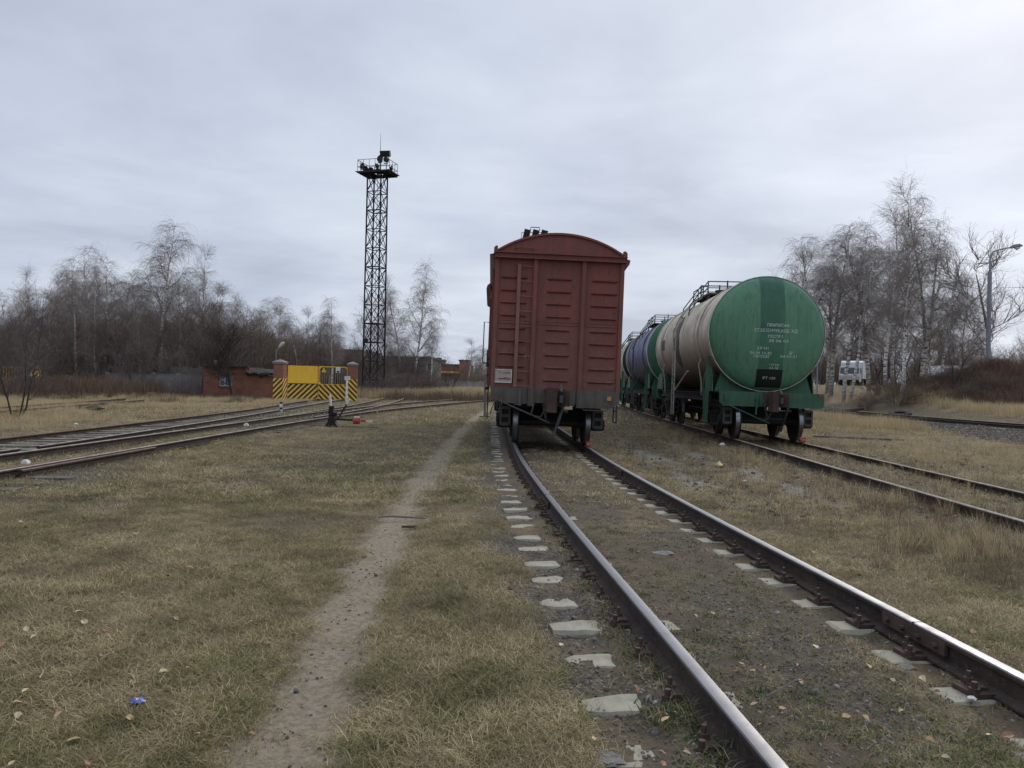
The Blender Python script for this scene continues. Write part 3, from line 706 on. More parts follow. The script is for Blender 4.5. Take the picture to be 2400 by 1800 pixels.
def running_gear(root, L, y0, y1):
    m = MB(); m.cyl((-.35, L/2-.5, .72), (-.35, L/2+.3, .72), .18, n=14).box((.45, L/2, .75), (.5, .8, .4))
    for x in (-.55, .2, .6): m.bar((x, y0+1.2, .62), (x, y1-1.2, .66), .035)
    m.bar((-.8, L/2-1.6, .60), (.8, L/2-1.6, .60), .08).bar((-.8, L/2+1.6, .60), (.8, L/2+1.6, .60), .08)
    m.build('brake_gear', M['iron'], root)
    for yy in (y0, y1):
        m = MB()
        for e in (-1, 1):
            m.bar((-.85, yy+e*.42, .42), (.85, yy+e*.42, .42), .09, .07)
            for s in (-1, 1): m.box((s*.79, yy+e*.44, .46), (.10, .08, .30))
        m.build('brake_beam', M['iron'], root)
def boxcar(loc, rz, cant):
    root = empty('boxcar', loc); root.rotation_euler = (0, cant, rz)
    tag(root, 'red-brown boxcar with arched roof, end ladder and ribbed end wall on the middle track', 'freight wagon')
    L, hw, z0, z1 = 13.87, 1.375, 1.20, 3.98
    # end walls, side walls
    b = MB()
    b.prism([(-hw, z0), (hw, z0), (hw, z1), (-hw, z1)], 'y', .12, .17)
    b.prism([(-hw, z0), (hw, z0), (hw, z1), (-hw, z1)], 'y', L-.17, L-.12)
    for s in (-1, 1): b.box((s*(hw-.02), L/2, (z0+z1)/2), (.05, L-.35, z1-z0))
    for s in (-1, 1):
        for yy in np.arange(.9, L-.5, 1.0):
            if 4.7 < yy < 9.2: continue
            b.box((s*(hw+.025), yy, (z0+z1)/2), (.06, .09, z1-z0-.1))
    # pressed ribs
    def rib(cx, cz, w, hh, dep=.045):
        y0 = .12; v = []
        for (px, pz, pd) in ((-w/2, 0, 0), (-w/2+.05, hh/2, 0), (w/2-.05, hh/2, 0), (w/2, 0, 0), (w/2-.05, -hh/2, 0), (-w/2+.05, -hh/2, 0), (-w/2+.06, .004, dep), (w/2-.06, .004, dep)):
            v.append((cx+px, y0-pd, cz+pz))
        b.add(v, [(0, 6, 1), (1, 6, 7, 2), (2, 7, 3), (3, 7, 4), (4, 7, 6, 5), (5, 6, 0)])
    zs = [3.57, 3.30, 3.035, 2.765, 2.485, 2.22, 1.95, 1.68, 1.41]
    for zc in zs:
        for cx in (-.965, .0, .965): rib(cx, zc, .60 if cx else .56, .062)
    for (xa, xb) in ((-1.27, -.60), (-.44, .44), (.60, 1.27)):      # seam of the two pressings
        b.prism([(xa, 2.595), (xb, 2.595), (xb, 2.635), (xa, 2.635)], 'y', .105, .12); b.prism([(xa, 2.655), (xb, 2.655), (xb, 2.67), (xa, 2.67)], 'y', .11, .12)
    body = b.build('body', M['red'], root)
    # bolts and dents specks on the end wall
    k = MB(); rs = random.Random(4)
    for _ in range(46):
        x = rs.choice([rs.uniform(-1.3, -.62), rs.uniform(-.42, .42), rs.uniform(.62, 1.3)]); k.cyl((x, .118, rs.uniform(1.28, 3.8)), (x, .112, 0), .0, n=3) if False else k.box((x, .117, rs.uniform(1.26, 3.85)), (.018, .008, .016))
    k.build('rivet', M['ink'], body)
    # posts, corner posts, lower flange
    p = MB()
    for s in (-1, 1):
        p.box((s*.515, .085, (z0+z1)/2), (.10, .075, z1-z0)); p.box((s*.515, .040, (z0+z1)/2), (.075, .02, z1-z0))
        p.build('end_post', M['red'], root); p = MB()
        p.box((s*1.335, .10, (z0+z1)/2), (.085, .05, z1-z0))
        p.build('corner_post', M['red'], root); p = MB()
    MB().box((0, .085, 4.03), (2.79, .13, .10)).box((0, .055, 4.085), (2.83, .19, .018)).box((0, .055, 3.975), (2.79, .19, .014)).build('end_beam', M['red'], root)
    # roof: arch with gable panel
    n = 26; sag = .43; Rr = (hw**2+sag**2)/(2*sag); zc = 4.09+sag-Rr
    arc = []
    a0 = math.asin(hw/Rr)
    for i in range(n+1):
        t = -a0+2*a0*i/n; arc.append((Rr*math.sin(t), zc+Rr*math.cos(t)))
    r = MB()
    r.prism([(-hw, 4.06)]+arc+[(hw, 4.06)], 'y', .10, .13)
    gable = r.build('gable_panel', M['red'], root)
    MB().tube([(-.98, .10, 4.19), (-.93, .04, 4.20), (-.80, .03, 4.21), (-.62, .03, 4.195), (-.58, .10, 4.185)], .010, 6).box((-.99, .095, 4.19), (.09, .01, .03)).box((-.57, .095, 4.185), (.09, .01, .03)).build('handrail', M['red'], gable, True)
    r = MB(); outer = [(x*1.008, z+.035) for x, z in arc]
    for ya, yb in ((.05, L-.05),):
        V = [(x, ya, z) for x, z in outer]+[(x, yb, z) for x, z in outer]+[(x, ya, z-.045) for x, z in outer]+[(x, yb, z-.045) for x, z in outer]; m1 = n+1
        F = []
        for i in range(n): F += [(i, i+1, m1+i+1, m1+i), (2*m1+i+1, 2*m1+i, 3*m1+i, 3*m1+i+1), (i+1, i, 2*m1+i, 2*m1+i+1)]
        r.add(V, F)
    for yy in np.arange(1.6, L-1, 1.5):
        V = []
        for x, z in outer: V += [(x, yy, z+.018), (x, yy+.05, z+.018)]
        r.add(V, [(2*i, 2*i+2, 2*i+3, 2*i+1) for i in range(n)])
    r.build('roof', M['red'], root, True)
    for s in (-1, 1):
        MB().prism([(s*1.34, 4.05), (s*1.34, 4.22), (s*1.38, 4.225), (s*1.42, 4.18), (s*1.42, 4.05)], 'y', .04, .16).build('corner_bracket', M['red_dark'], root)
        MB().prism([(s*(hw+.0), 3.80), (s*(hw+.11), 3.96), (s*(hw+.13), 4.05), (s*(hw), 4.09)], 'y', .14, L-.1).build('eave', M['red_dark'], root)
        MB().prism([(s*(hw+.02), 3.60), (s*(hw+.12), 3.78), (s*(hw+.22), 3.84), (s*(hw+.20), 3.93), (s*(hw+.13), 4.00)], 'y', 4.6, 9.3).build('door_hood', M['red_dark'], root)
        dr = MB().box((s*(hw+.06), 6.9, 2.45), (.06, 2.9, 2.5))
        for yy in np.arange(5.6, 8.3, .4): dr.box((s*(hw+.10), yy, 2.45), (.03, .08, 2.4))
        dr = dr.build('door', M['red'], root); MB().box((s*(hw+.13), 5.7, 2.0), (.03, .06, .5)).build('handle', M['iron'], dr)
        MB().box((s*(hw+.09), 6.9, 1.16), (.10, 5.2, .07)).build('door_rail', M['iron'], root)
        MB().tube([(s*(hw+.02), 2.2, 2.75), (s*(hw+.21), 2.2, 2.76), (s*(hw+.21), 2.2, 1.80), (s*(hw+.21), 2.2, 1.78), (s*(hw+.02), 2.2, 1.78)], .014, 6).build('grab_bar', M['iron'], root, True)
        st = MB(); 
        for zz in (1.05, .80, .55): st.box((s*(hw+.05), .9, zz), (.03, .42, .03))
        st.box((s*(hw+.05), .68, .85), (.03, .03, .65)); st.box((s*(hw+.05), 1.12, .85), (.03, .03, .65)); st.build('step', M['iron_grey'], root)
        lk = MB()
        for zz in (2.2, 1.9, 1.75, 1.5): lk.box((s*(hw+.06), 3.0, zz), (.07, .10, .06))
        lk.build('latch', M['iron'], root)
    MB().box((0, L/2, 1.05), (.40, L-.3, .30)).box((-1.25, L/2, 1.10), (.10, L-.3, .18)).box((1.25, L/2, 1.10), (.10, L-.3, .18)).box((0, L/2, 1.17), (2.5, L-.3, .04)).build('underframe', M['iron'], root)
    # end sill, with its clipped lower corners
    def sill(yy, d):
        m = MB()
        prof = [(-1.37, 1.225), (1.37, 1.225), (1.37, .98), (1.18, .86), (.50, .86), (.50, .93), (-.50, .93), (-.50, .90), (-1.16, .90), (-1.37, 1.04)]
        m.prism(prof, 'y', yy, yy+d*.10)
        for s in (-1, 1): m.box((s*.515, yy-d*.02, 1.045), (.12, .06, .37))
        m.box((-.75, yy-d*.03, 1.03), (.05, .05, .34)); m.box((-.78, yy-d*.02, .88), (.16, .05, .02)); m.box((-.515, yy-d*.03, .87), (.14, .06, .02)); m.box((.515, yy-d*.03, .865), (.14, .06, .02))
        m.box((0, yy-d*.02, 1.222), (.50, .10, .02)); m.box((.12, yy-d*.012, 1.04), (.60, .03, .30))
        return m.build('end_sill', M['sill_grey'], root)
    sl = sill(.03, 1); sill(L-.03, -1)
    MB().tube([(.58, -.0, .87), (.60, -.05, .82), (1.10, -.05, .82), (1.12, -.03, .86), (1.12, -.0, .93)], .010, 6).build('step_bar', M['iron_grey'], root, True)
    MB().tube([(-1.19, .0, 1.14), (-1.22, -.10, 1.02), (-1.27, -.12, .98), (-.50, -.16, .68), (-.30, -.18, .60), (-.12, -.2, .53)], [.012, .014, .016, .018, .018, .02], 7).tube([(-1.25, -.12, .98), (-1.33, -.12, .78), (-1.36, -.12, .66)], .013, 6).tube([(-.45, -.16, .92), (-.50, -.16, .70)], .018, 6).tube([(-.46, -.16, .66), (-.30, -.16, .64), (-.24, -.2, .75), (-.20, -.28, .92)], .016, 6).build('uncoupling_lever', M['iron_grey'], root, True)
    coupler(root, .0); coupler(root, L, 1); hose(root, .05)
    MB().box((1.14, -.02, 1.08), (.085, .06, .085)).build('marker_reflector', M['orange'], root)
    # ladder on the left of the end wall
    ld = MB(); ld.box((-.865, .055, 2.55), (.07, .03, 2.62)); ld.box((-.83, .075, 2.55), (.012, .045, 2.62))
    for i in range(9): ld.cyl((-.87, .05, 1.27+i*.318), (-.55, .05, 1.265+i*.318), .010, n=6)
    ld.build('ladder', M['red_rung'], root)
    pl = MB().box((-1.12, .098, 1.47), (.37, .012, .27)).build('placard', M['placard'], root)
    fr = MB()
    for (x, z, a, c) in ((-1.12, 1.605, .37, .014), (-1.12, 1.335, .37, .014), (-1.305, 1.47, .014, .27), (-.94, 1.47, .014, .27)): fr.box((x, .088, z), (a, .014, c))
    fr.build('frame', M['white'], pl)
    a = text_obj('73 1320586', .055, M['ink'], pl); a.location = (-1.09, .089, 1.535)
    a = text_obj('0812', .05, M['ink'], pl); a.location = (-1.06, .089, 1.43)
    rw = MB()
    for i, x in enumerate((-.73, -.535, -.34)):
        rw.box((x, 1.15, 4.56), (.145, .06, .50), (0, .20, 0))
        rw.box((x-.05, 1.4, 4.42), (.14, .55, .03), (0, -.2, 0))
    rw.build('walkway_board', M['iron'], root)
    MB().tube([(-.62, 1.08, 4.78), (-.62, 1.08, 4.85), (-.42, 1.08, 4.85), (-.42, 1.08, 4.78)], .010, 6).tube([(-.84, 1.08, 4.28), (-.82, 1.08, 4.72), (-.26, 1.08, 4.74), (-.24, 1.08, 4.5)], .008, 5).build('walkway_bracket', M['iron'], root, True)
    running_gear(root, L, 1.935, L-1.935); bogie(root, 1.935, frame_mat='iron'); bogie(root, L-1.935)
    return root

def tank_wagon(loc, rz, cant, shell, head, label, rim='cream_rim', detail=True):
    root = empty('tank_wagon', loc); root.rotation_euler = (0, cant, rz)
    tag(root, label, 'tank wagon', 'tank wagons coupled on the right-hand siding')
    L, Rt, zc = 10.8, 1.50, 2.76; ya, yb, dep = .70, L-.70, .42
    prof = [(Rt, ya), (Rt, yb)]; m = MB()
    nn = 48
    m.lathe([(Rt, ya+.05), (Rt, ya+2.2), (Rt, ya+4.7), (Rt, yb-2.2), (Rt, yb-.05)], 'y', (0, 0, zc), nn)
    tk = m.build('tank', M[shell], root, True)
    for s, y0 in ((-1, ya), (1, yb)):
        pr = [(Rt*1.006, y0+.0*s), (Rt, y0+s*.02)]
        pr = [(Rt*math.cos(t), y0+s*dep*math.sin(t)**1.0) for t in np.linspace(0, math.pi/2*.999, 14)]
        hd = MB().lathe(pr, 'y', (0, 0, zc), nn).build('tank_head', M[head], root, True)
        MB().lathe([(Rt*.999, y0+s*.055), (Rt*1.012, y0+s*.055), (Rt*1.014, y0-s*.10), (Rt*.999, y0-s*.10)], 'y', (0, 0, zc), nn).build('rim', M[rim], root, True)
        if s == -1: head0 = hd
    sb = MB()
    for yy in (ya+2.05, yb-2.05): sb.lathe([(Rt*.99, -.012), (Rt*1.006, -.012), (Rt*1.006, .012), (Rt*.99, .012)], 'y', (0, yy, zc), nn)
    sb.build('weld_seam', M[shell], tk, True)
    # frame
    fr = MB()
    fr.box((0, L/2, 1.02), (.45, L-.2, .32))
    for s in (-1, 1):
        fr.box((s*1.30, L/2, 1.17), (.12, L-2.4, .03)); fr.box((s*1.30, L/2, .98), (.12, L-2.4, .03)); fr.box((s*1.27, L/2, 1.075), (.02, L-2.4, .2))
    for yy in np.arange(2.4, L-2, 1.5): fr.box((0, yy, 1.08), (2.5, .08, .16))
    fr.build('underframe', M['iron'], root)
    for yy, d in ((0, 1), (L, -1)):
        m = MB(); m.prism([(-1.31, 1.20), (-1.27, 1.235), (1.27, 1.235), (1.31, 1.20), (1.31, .92), (1.24, .86), (-1.20, .86), (-1.31, .95)], 'y', yy, yy+d*.09)
        m.box((0, yy+d*.25, 1.22), (2.5, .45, .03))
        m.box((.0, yy-d*.012, 1.04), (.62, .03, .32)); m.build('end_sill', M['green_frame'], root)
    # saddles
    for yy in (1.15, L-1.15):
        m = MB()
        for dy in (-.30, .45 if yy < 5 else -.0):
            for s in (-1, 1):
                pts = [(s*1.27, 1.22), (s*1.13, 1.66), (s*1.14, 1.86)]+[(s*Rt*math.cos(t), zc+Rt*math.sin(t)) for t in np.linspace(R(-38), R(-86), 10)]+[(s*.10, 1.22)]
                m.prism(pts, 'y', yy+dy, yy+dy+.03)
        for s in (-1, 1):
            m.prism([(yy-.30, 1.22), (yy+1.1, 1.22), (yy+.75, 1.72), (yy-.15, 1.86)], 'x', s*1.30, s*1.33)
        m.build('saddle', M['green_frame'], root)
        m = MB()
        for s in ((-1,) if yy < 5 else (1,)): m.bar((s*1.45, yy-.30, 2.14), (s*1.45, yy-.18, .42), .10, .035); m.bar((s*1.45, yy-.28, 1.9), (s*1.45, yy+.12, 1.3), .06, .03); m.bar((s*1.46, yy+.12, 1.3), (s*1.46, yy-.12, .42), .07, .03); m.box((s*1.48, yy-.15, .42), (.12, .45, .04))
        m.build('corner_strut', M['green_frame'], root)
    # tie straps
    m = MB()
    for yy in (2.15, L-2.15):
        m.tube([((Rt+.02)*math.cos(t), yy, zc+(Rt+.02)*math.sin(t)) for t in np.linspace(R(-25), R(205), 30)], .018, 5)
        for s in (-1, 1): m.tube([(s*(Rt+.02)*math.cos(R(-25)), yy, zc+(Rt+.02)*math.sin(R(-25))), (s*1.44, yy+.02, 1.95), (s*1.36, yy, 1.5), (s*1.34, yy, 1.1)], .022, 5)
    m.build('strap', M['cream_rim' if shell == 'cream' else 'iron_grey'], root, True)
    lm = M['cream_rim' if shell == 'cream' else 'iron_grey']
    # ladders on both sides, platform and hatch on top
    for s in (-1, 1):
        m = MB()
        for dy in (-.20, .20):
            m.bar((s*1.60, L/2+dy, .42), (s*1.60, L/2+dy, 3.15), .035, .03)
            m.tube([(s*1.64, L/2+dy, 3.1)]+[(s*(Rt+.13)*math.cos(t), L/2+dy, zc+(Rt+.13)*math.sin(t)) for t in np.linspace(R(15), R(72), 10)], .022, 5)
        for zz in np.arange(.5, 3.3, .30): m.bar((s*1.60, L/2-.20, zz), (s*1.60, L/2+.20, zz), .03, .018)
        for t in np.linspace(R(22), R(68), 6): m.bar((s*(Rt+.13)*math.cos(t), L/2-.2, zc+(Rt+.13)*math.sin(t)), (s*(Rt+.13)*math.cos(t), L/2+.2, zc+(Rt+.13)*math.sin(t)), .03, .02)
        m.bar((s*1.60, L/2-.22, 1.15), (s*1.40, L/2-1.4, 1.80), .05, .035)
        m.build('ladder', lm, root)
    m = MB()
    for s in (-1, 1): m.box((s*.62, L/2, zc+Rt-.06), (.42, 2.4, .05))
    m.box((0, L/2-1.1, zc+Rt-.06), (1.5, .25, .05)); m.box((0, L/2+1.1, zc+Rt-.06), (1.5, .25, .05))
    for s in (-1, 1):
        for yy in (-1.1, 1.1): m.bar((s*.75, L/2+yy, zc+Rt-.06), (s*.9, L/2+yy, zc+Rt*.72), .05)
    m.build('platform', M['iron_grey'] if shell == 'cream' else M['iron'], root)
    m = MB(); zt = zc+Rt-.04
    for s in (-1, 1):
        m.tube([(s*.82, L/2-1.2, zt), (s*.82, L/2-1.1, zt+.20), (s*.82, L/2-.4, zt+.30), (s*.82, L/2+1.15, zt+.30), (s*.82, L/2+1.2, zt)], .018, 6)
        m.tube([(s*.82, L/2-1.15, zt+.12), (s*.82, L/2+1.2, zt+.14)], .014, 5)
        for yy in (-.4, .4): m.bar((s*.82, L/2+yy, zt), (s*.82, L/2+yy, zt+.30), .03)
    for yy in (-.55, .55):
        m.tube([(-1.28, L/2+yy, zc+.80), (-1.25, L/2+yy, zc+1.12), (-.70, L/2+yy, zc+Rt+.40), (.9, L/2+yy, zc+Rt+.42), (1.2, L/2+yy, zc+1.1)], .02, 6)
        m.tube([(-1.25, L/2+yy, zc+.95), (-.72, L/2+yy, zc+Rt+.20), (.9, L/2+yy, zc+Rt+.22)], .016, 5); m.bar((-.70, L/2+yy, zc+1.2), (-.70, L/2+yy, zc+Rt+.40), .035); m.bar((-.1, L/2+yy, zc+1.4), (-.1, L/2+yy, zc+Rt+.44), .04)
    m.build('railing', M['iron_grey'], root, True)
    m = MB(); m.cyl((0, L/2, zc+Rt-.05), (0, L/2, zc+Rt+.14), .32, n=20); m.cyl((0, L/2, zc+Rt+.14), (0, L/2, zc+Rt+.19), .36, n=20); m.cyl((0, L/2-.65, zc+Rt-.02), (0, L/2-.65, zc+Rt+.22), .10, n=12); m.build('hatch', M['iron_grey'], root, True)
    # dark oily patch around the ladder and stained lettering
    if shell == 'cream':
        def patch(y0, y1, t0, t1, mat, name, rag=.0, seed=1):
            m = MB(); rs = random.Random(seed); ny, nt = 8, 14; V = []
            for i in range(ny+1):
                for j in range(nt+1):
                    f = i/ny*2-1
                    w = math.sqrt(max(0, 1-f*f)) if rag > 1 else 1
                    tm = (t0+t1)/2; t = tm+(t1-t0)/2*(j/nt*2-1)*w
                    a = y0+(y1-y0)*i/ny; V.append((-(Rt+.004)*math.cos(t), a, zc+(Rt+.004)*math.sin(t)))
            m.add(V, [(i*(nt+1)+j, (i+1)*(nt+1)+j, (i+1)*(nt+1)+j+1, i*(nt+1)+j+1) for i in range(ny) for j in range(nt)])
            m.build(name, mat, tk, True)
        patch(L/2-.28, L/2+.85, R(-34), R(34), M['sooty'], 'oil_stain', 2)
        patch(8.0, 9.0, R(-6), R(8), M['sooty'], 'faded_number', 0)
    coupler(root, .0); coupler(root, L, 1); hose(root, .05, x=.30, mat='iron')
    MB().tube([(-1.15, .0, 1.08), (-1.17, -.08, .98), (-1.15, -.12, .90), (-.25, -.18, .52), (-.10, -.2, .46)], .013, 6).tube([(-.30, -.15, .52), (-.14, -.18, .55), (-.08, -.25, .72)], .014, 6).tube([(-.38, -.06, 1.05), (-.42, -.12, .66)], .02, 6).build('uncoupling_lever', M['green_frame'], root, True)
    MB().box((-1.15, -.02, 1.08), (.08, .06, .12)).cyl((-.385, -.07, 1.06), (-.385, .0, 1.06), .04, n=8).build('lever_bracket', M['green_frame'], root)
    MB().box((1.20, -.015, 1.205), (.07, .04, .065)).build('marker_reflector', M['red_bright'], root)
    running_gear(root, L, 1.5, L-1.5)
    for yy in (1.5, L-1.5): bogie(root, yy)
    # stencilled writing and the painted band, following the curve of the head
    if detail:
        def bulge(x, z): r = min(.9995, math.hypot(x, z)/Rt); return ya-dep*math.sin(math.acos(r))
        def quad(x0, x1, z0, z1, mat, name, off, nx=8, nz=26):
            m = MB(); V = []
            for i in range(nx+1):
                for j in range(nz+1):
                    x = x0+(x1-x0)*i/nx; zz = z0+(z1-z0)*j/nz
                    lim = math.sqrt(Rt*Rt-x*x)*.985; zz = max(-lim, min(lim, zz)); V.append((x, bulge(x, zz)-off, zc+zz))
            m.add(V, [(i*(nz+1)+j, (i+1)*(nz+1)+j, (i+1)*(nz+1)+j+1, i*(nz+1)+j+1) for i in range(nx) for j in range(nz)])
            return m.build(name, mat, head0, True)
        quad(-.27, .35, .02, 1.6, M['green_dark'], 'painted_band', .005); quad(-.27, .35, -.92, .02, M['green_mid'], 'painted_band', .005)
        quad(-.30, .36, -1.40, -.93, M['black_paint'], 'painted_patch', .008)
        def words(s, x, z, width, h, ):
            o = text_obj(s, h*1.38, M['white_text'], head0)
            vs = o.data.vertices; xs = [v.co.x for v in vs]; w = max(xs)-min(xs); k = width/w; mid = (max(xs)+min(xs))/2
            for v in vs:
                X = (v.co.x-mid)*k+x; Z = v.co.z+z; v.co = Vector((X, bulge(X, Z)-.012, zc+Z))
            # gaps of the stencil: drop narrow strips of faces
            return o
        for s, x, z, w, h in (('ПРИПИСАН', .18, .20, .55, .082), ('СТ.БЕЗЕНЧУК,КБШ. ЖД', .13, .06, 1.10, .085), ('ПОСТР 5', .12, -.09, .38, .075), ('30 06 03', .20, -.20, .50, .075),
                              ('КР 341', -.19, -.40, .28, .07), ('04-04 18-30', -.24, -.52, .54, .07), ('ПРОБЕГ', -.20, -.61, .42, .07), ('ДР', .53, -.50, .10, .075), ('04-04-21', .48, -.59, .42, .065),
                              ('ГО 341', .13, -.82, .25, .06), ('04-18', .12, -.90, .23, .06), ('РТ 130', .03, -1.16, .32, .065)):
            words(s, x, z, w, h)
    return root
Y1 = 16.7; th1 = math.atan(-.027)
boxcar((float(C1(Y1+5)+.027*5), Y1, RAIL_TOP-.01), -th1, CANT)
prev = None
labs = ['tank wagon with white-lettered green end and dirty cream barrel, the nearest of the three',
        'violet-blue tank wagon with dark green end, coupled behind the cream one',
        'furthest pale tank wagon, almost hidden behind the boxcar']
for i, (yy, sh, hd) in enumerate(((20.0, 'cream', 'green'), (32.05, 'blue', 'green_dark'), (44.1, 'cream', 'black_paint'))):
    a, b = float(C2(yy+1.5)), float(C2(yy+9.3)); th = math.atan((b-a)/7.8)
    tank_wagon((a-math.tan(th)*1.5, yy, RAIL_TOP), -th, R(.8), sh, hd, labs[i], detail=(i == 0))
# stop shoes under the right-hand wheels
def shoe(x, y, z, label, k=.72):
    o = MB().prism([(-.20, .0), (-.20, .02), (-.05, .03), (.10, .11), (.16, .16), (.16, .0)], 'x', -.045, .045).box((0, .02, .03), (.10, .40, .012)).build('wheel_chock', M['red_bright'])
    o.scale = (k, k, k); o.location = (x, y-.02, z); q = text_obj('61', .06, M['white'], o); q.location = (0, -.21, .05)
    MB().box((0, .17, .1), (.10, .015, .16)).build('stop_plate', M['red_bright'], o).location = (0, -.39, 0)
    q.location = (0, -.235, .10); q.scale = (1.3, 1, 1.3)
    tag(o, label, 'wheel chock', 'red wheel chocks on the rails')
shoe(float(C1(17.15))+.795, 17.20, RAIL_TOP-.015, 'red numbered wheel chock on the rail under the boxcar')
shoe(float(C2(20.0))+.795, 20.0, RAIL_TOP-.01, 'red numbered wheel chock on the rail under the cream tank wagon')
#PART2
# ------------------------------------------------------------------ trees and shrubs
def seg_mesh(name, segs, mat, nside=3, smooth=True):
    """segs: (p0, p1, r0, r1) rows -> one mesh of tapered tubes"""
    a = np.array([list(s[0])+list(s[1])+[s[2], s[3]] for s in segs]); n = len(a)
    p0, p1, r0, r1 = a[:, :3], a[:, 3:6], a[:, 6], a[:, 7]
    d = p1-p0; d /= np.linalg.norm(d, axis=1)[:, None]+1e-9
    ref = np.where(np.abs(d[:, 2:3]) > .9, np.array([[1., 0, 0]]), np.array([[0., 0, 1]]))
    u = np.cross(d, ref); u /= np.linalg.norm(u, axis=1)[:, None]; w = np.cross(d, u)
    V = np.zeros((n, 2, nside, 3))
    for k in range(nside):
        t = 2*math.pi*k/nside; o = u*math.cos(t)+w*math.sin(t)
        V[:, 0, k] = p0+o*r0[:, None]; V[:, 1, k] = p1+o*r1[:, None]
    base = np.arange(n)[:, None]*2*nside; k = np.arange(nside); k2 = (k+1) % nside
    F = np.stack([base+k, base+k2, base+nside+k2, base+nside+k], 2).reshape(-1, 4)
    return quad_mesh(name, V.reshape(-1, 3), F, mat, smooth)
def quad_mesh(name, V, F, mat, smooth=True, col=None):
    me = bpy.data.meshes.new(name); nv, nf = len(V), len(F); k = F.shape[1]
    me.vertices.add(nv); me.vertices.foreach_set('co', np.asarray(V, np.float32).ravel())
    me.loops.add(nf*k); me.loops.foreach_set('vertex_index', F.ravel().astype(np.int32))
    me.polygons.add(nf); me.polygons.foreach_set('loop_start', np.arange(0, nf*k, k, dtype=np.int32))
    me.polygons.foreach_set('loop_total', np.full(nf, k, np.int32))
    me.polygons.foreach_set('use_smooth', np.full(nf, smooth, bool)); me.update()
    if col is not None:
        a = me.attributes.new('tone', 'FLOAT', 'POINT'); a.data.foreach_set('value', np.asarray(col, np.float32))
    me.materials.append(mat); return me
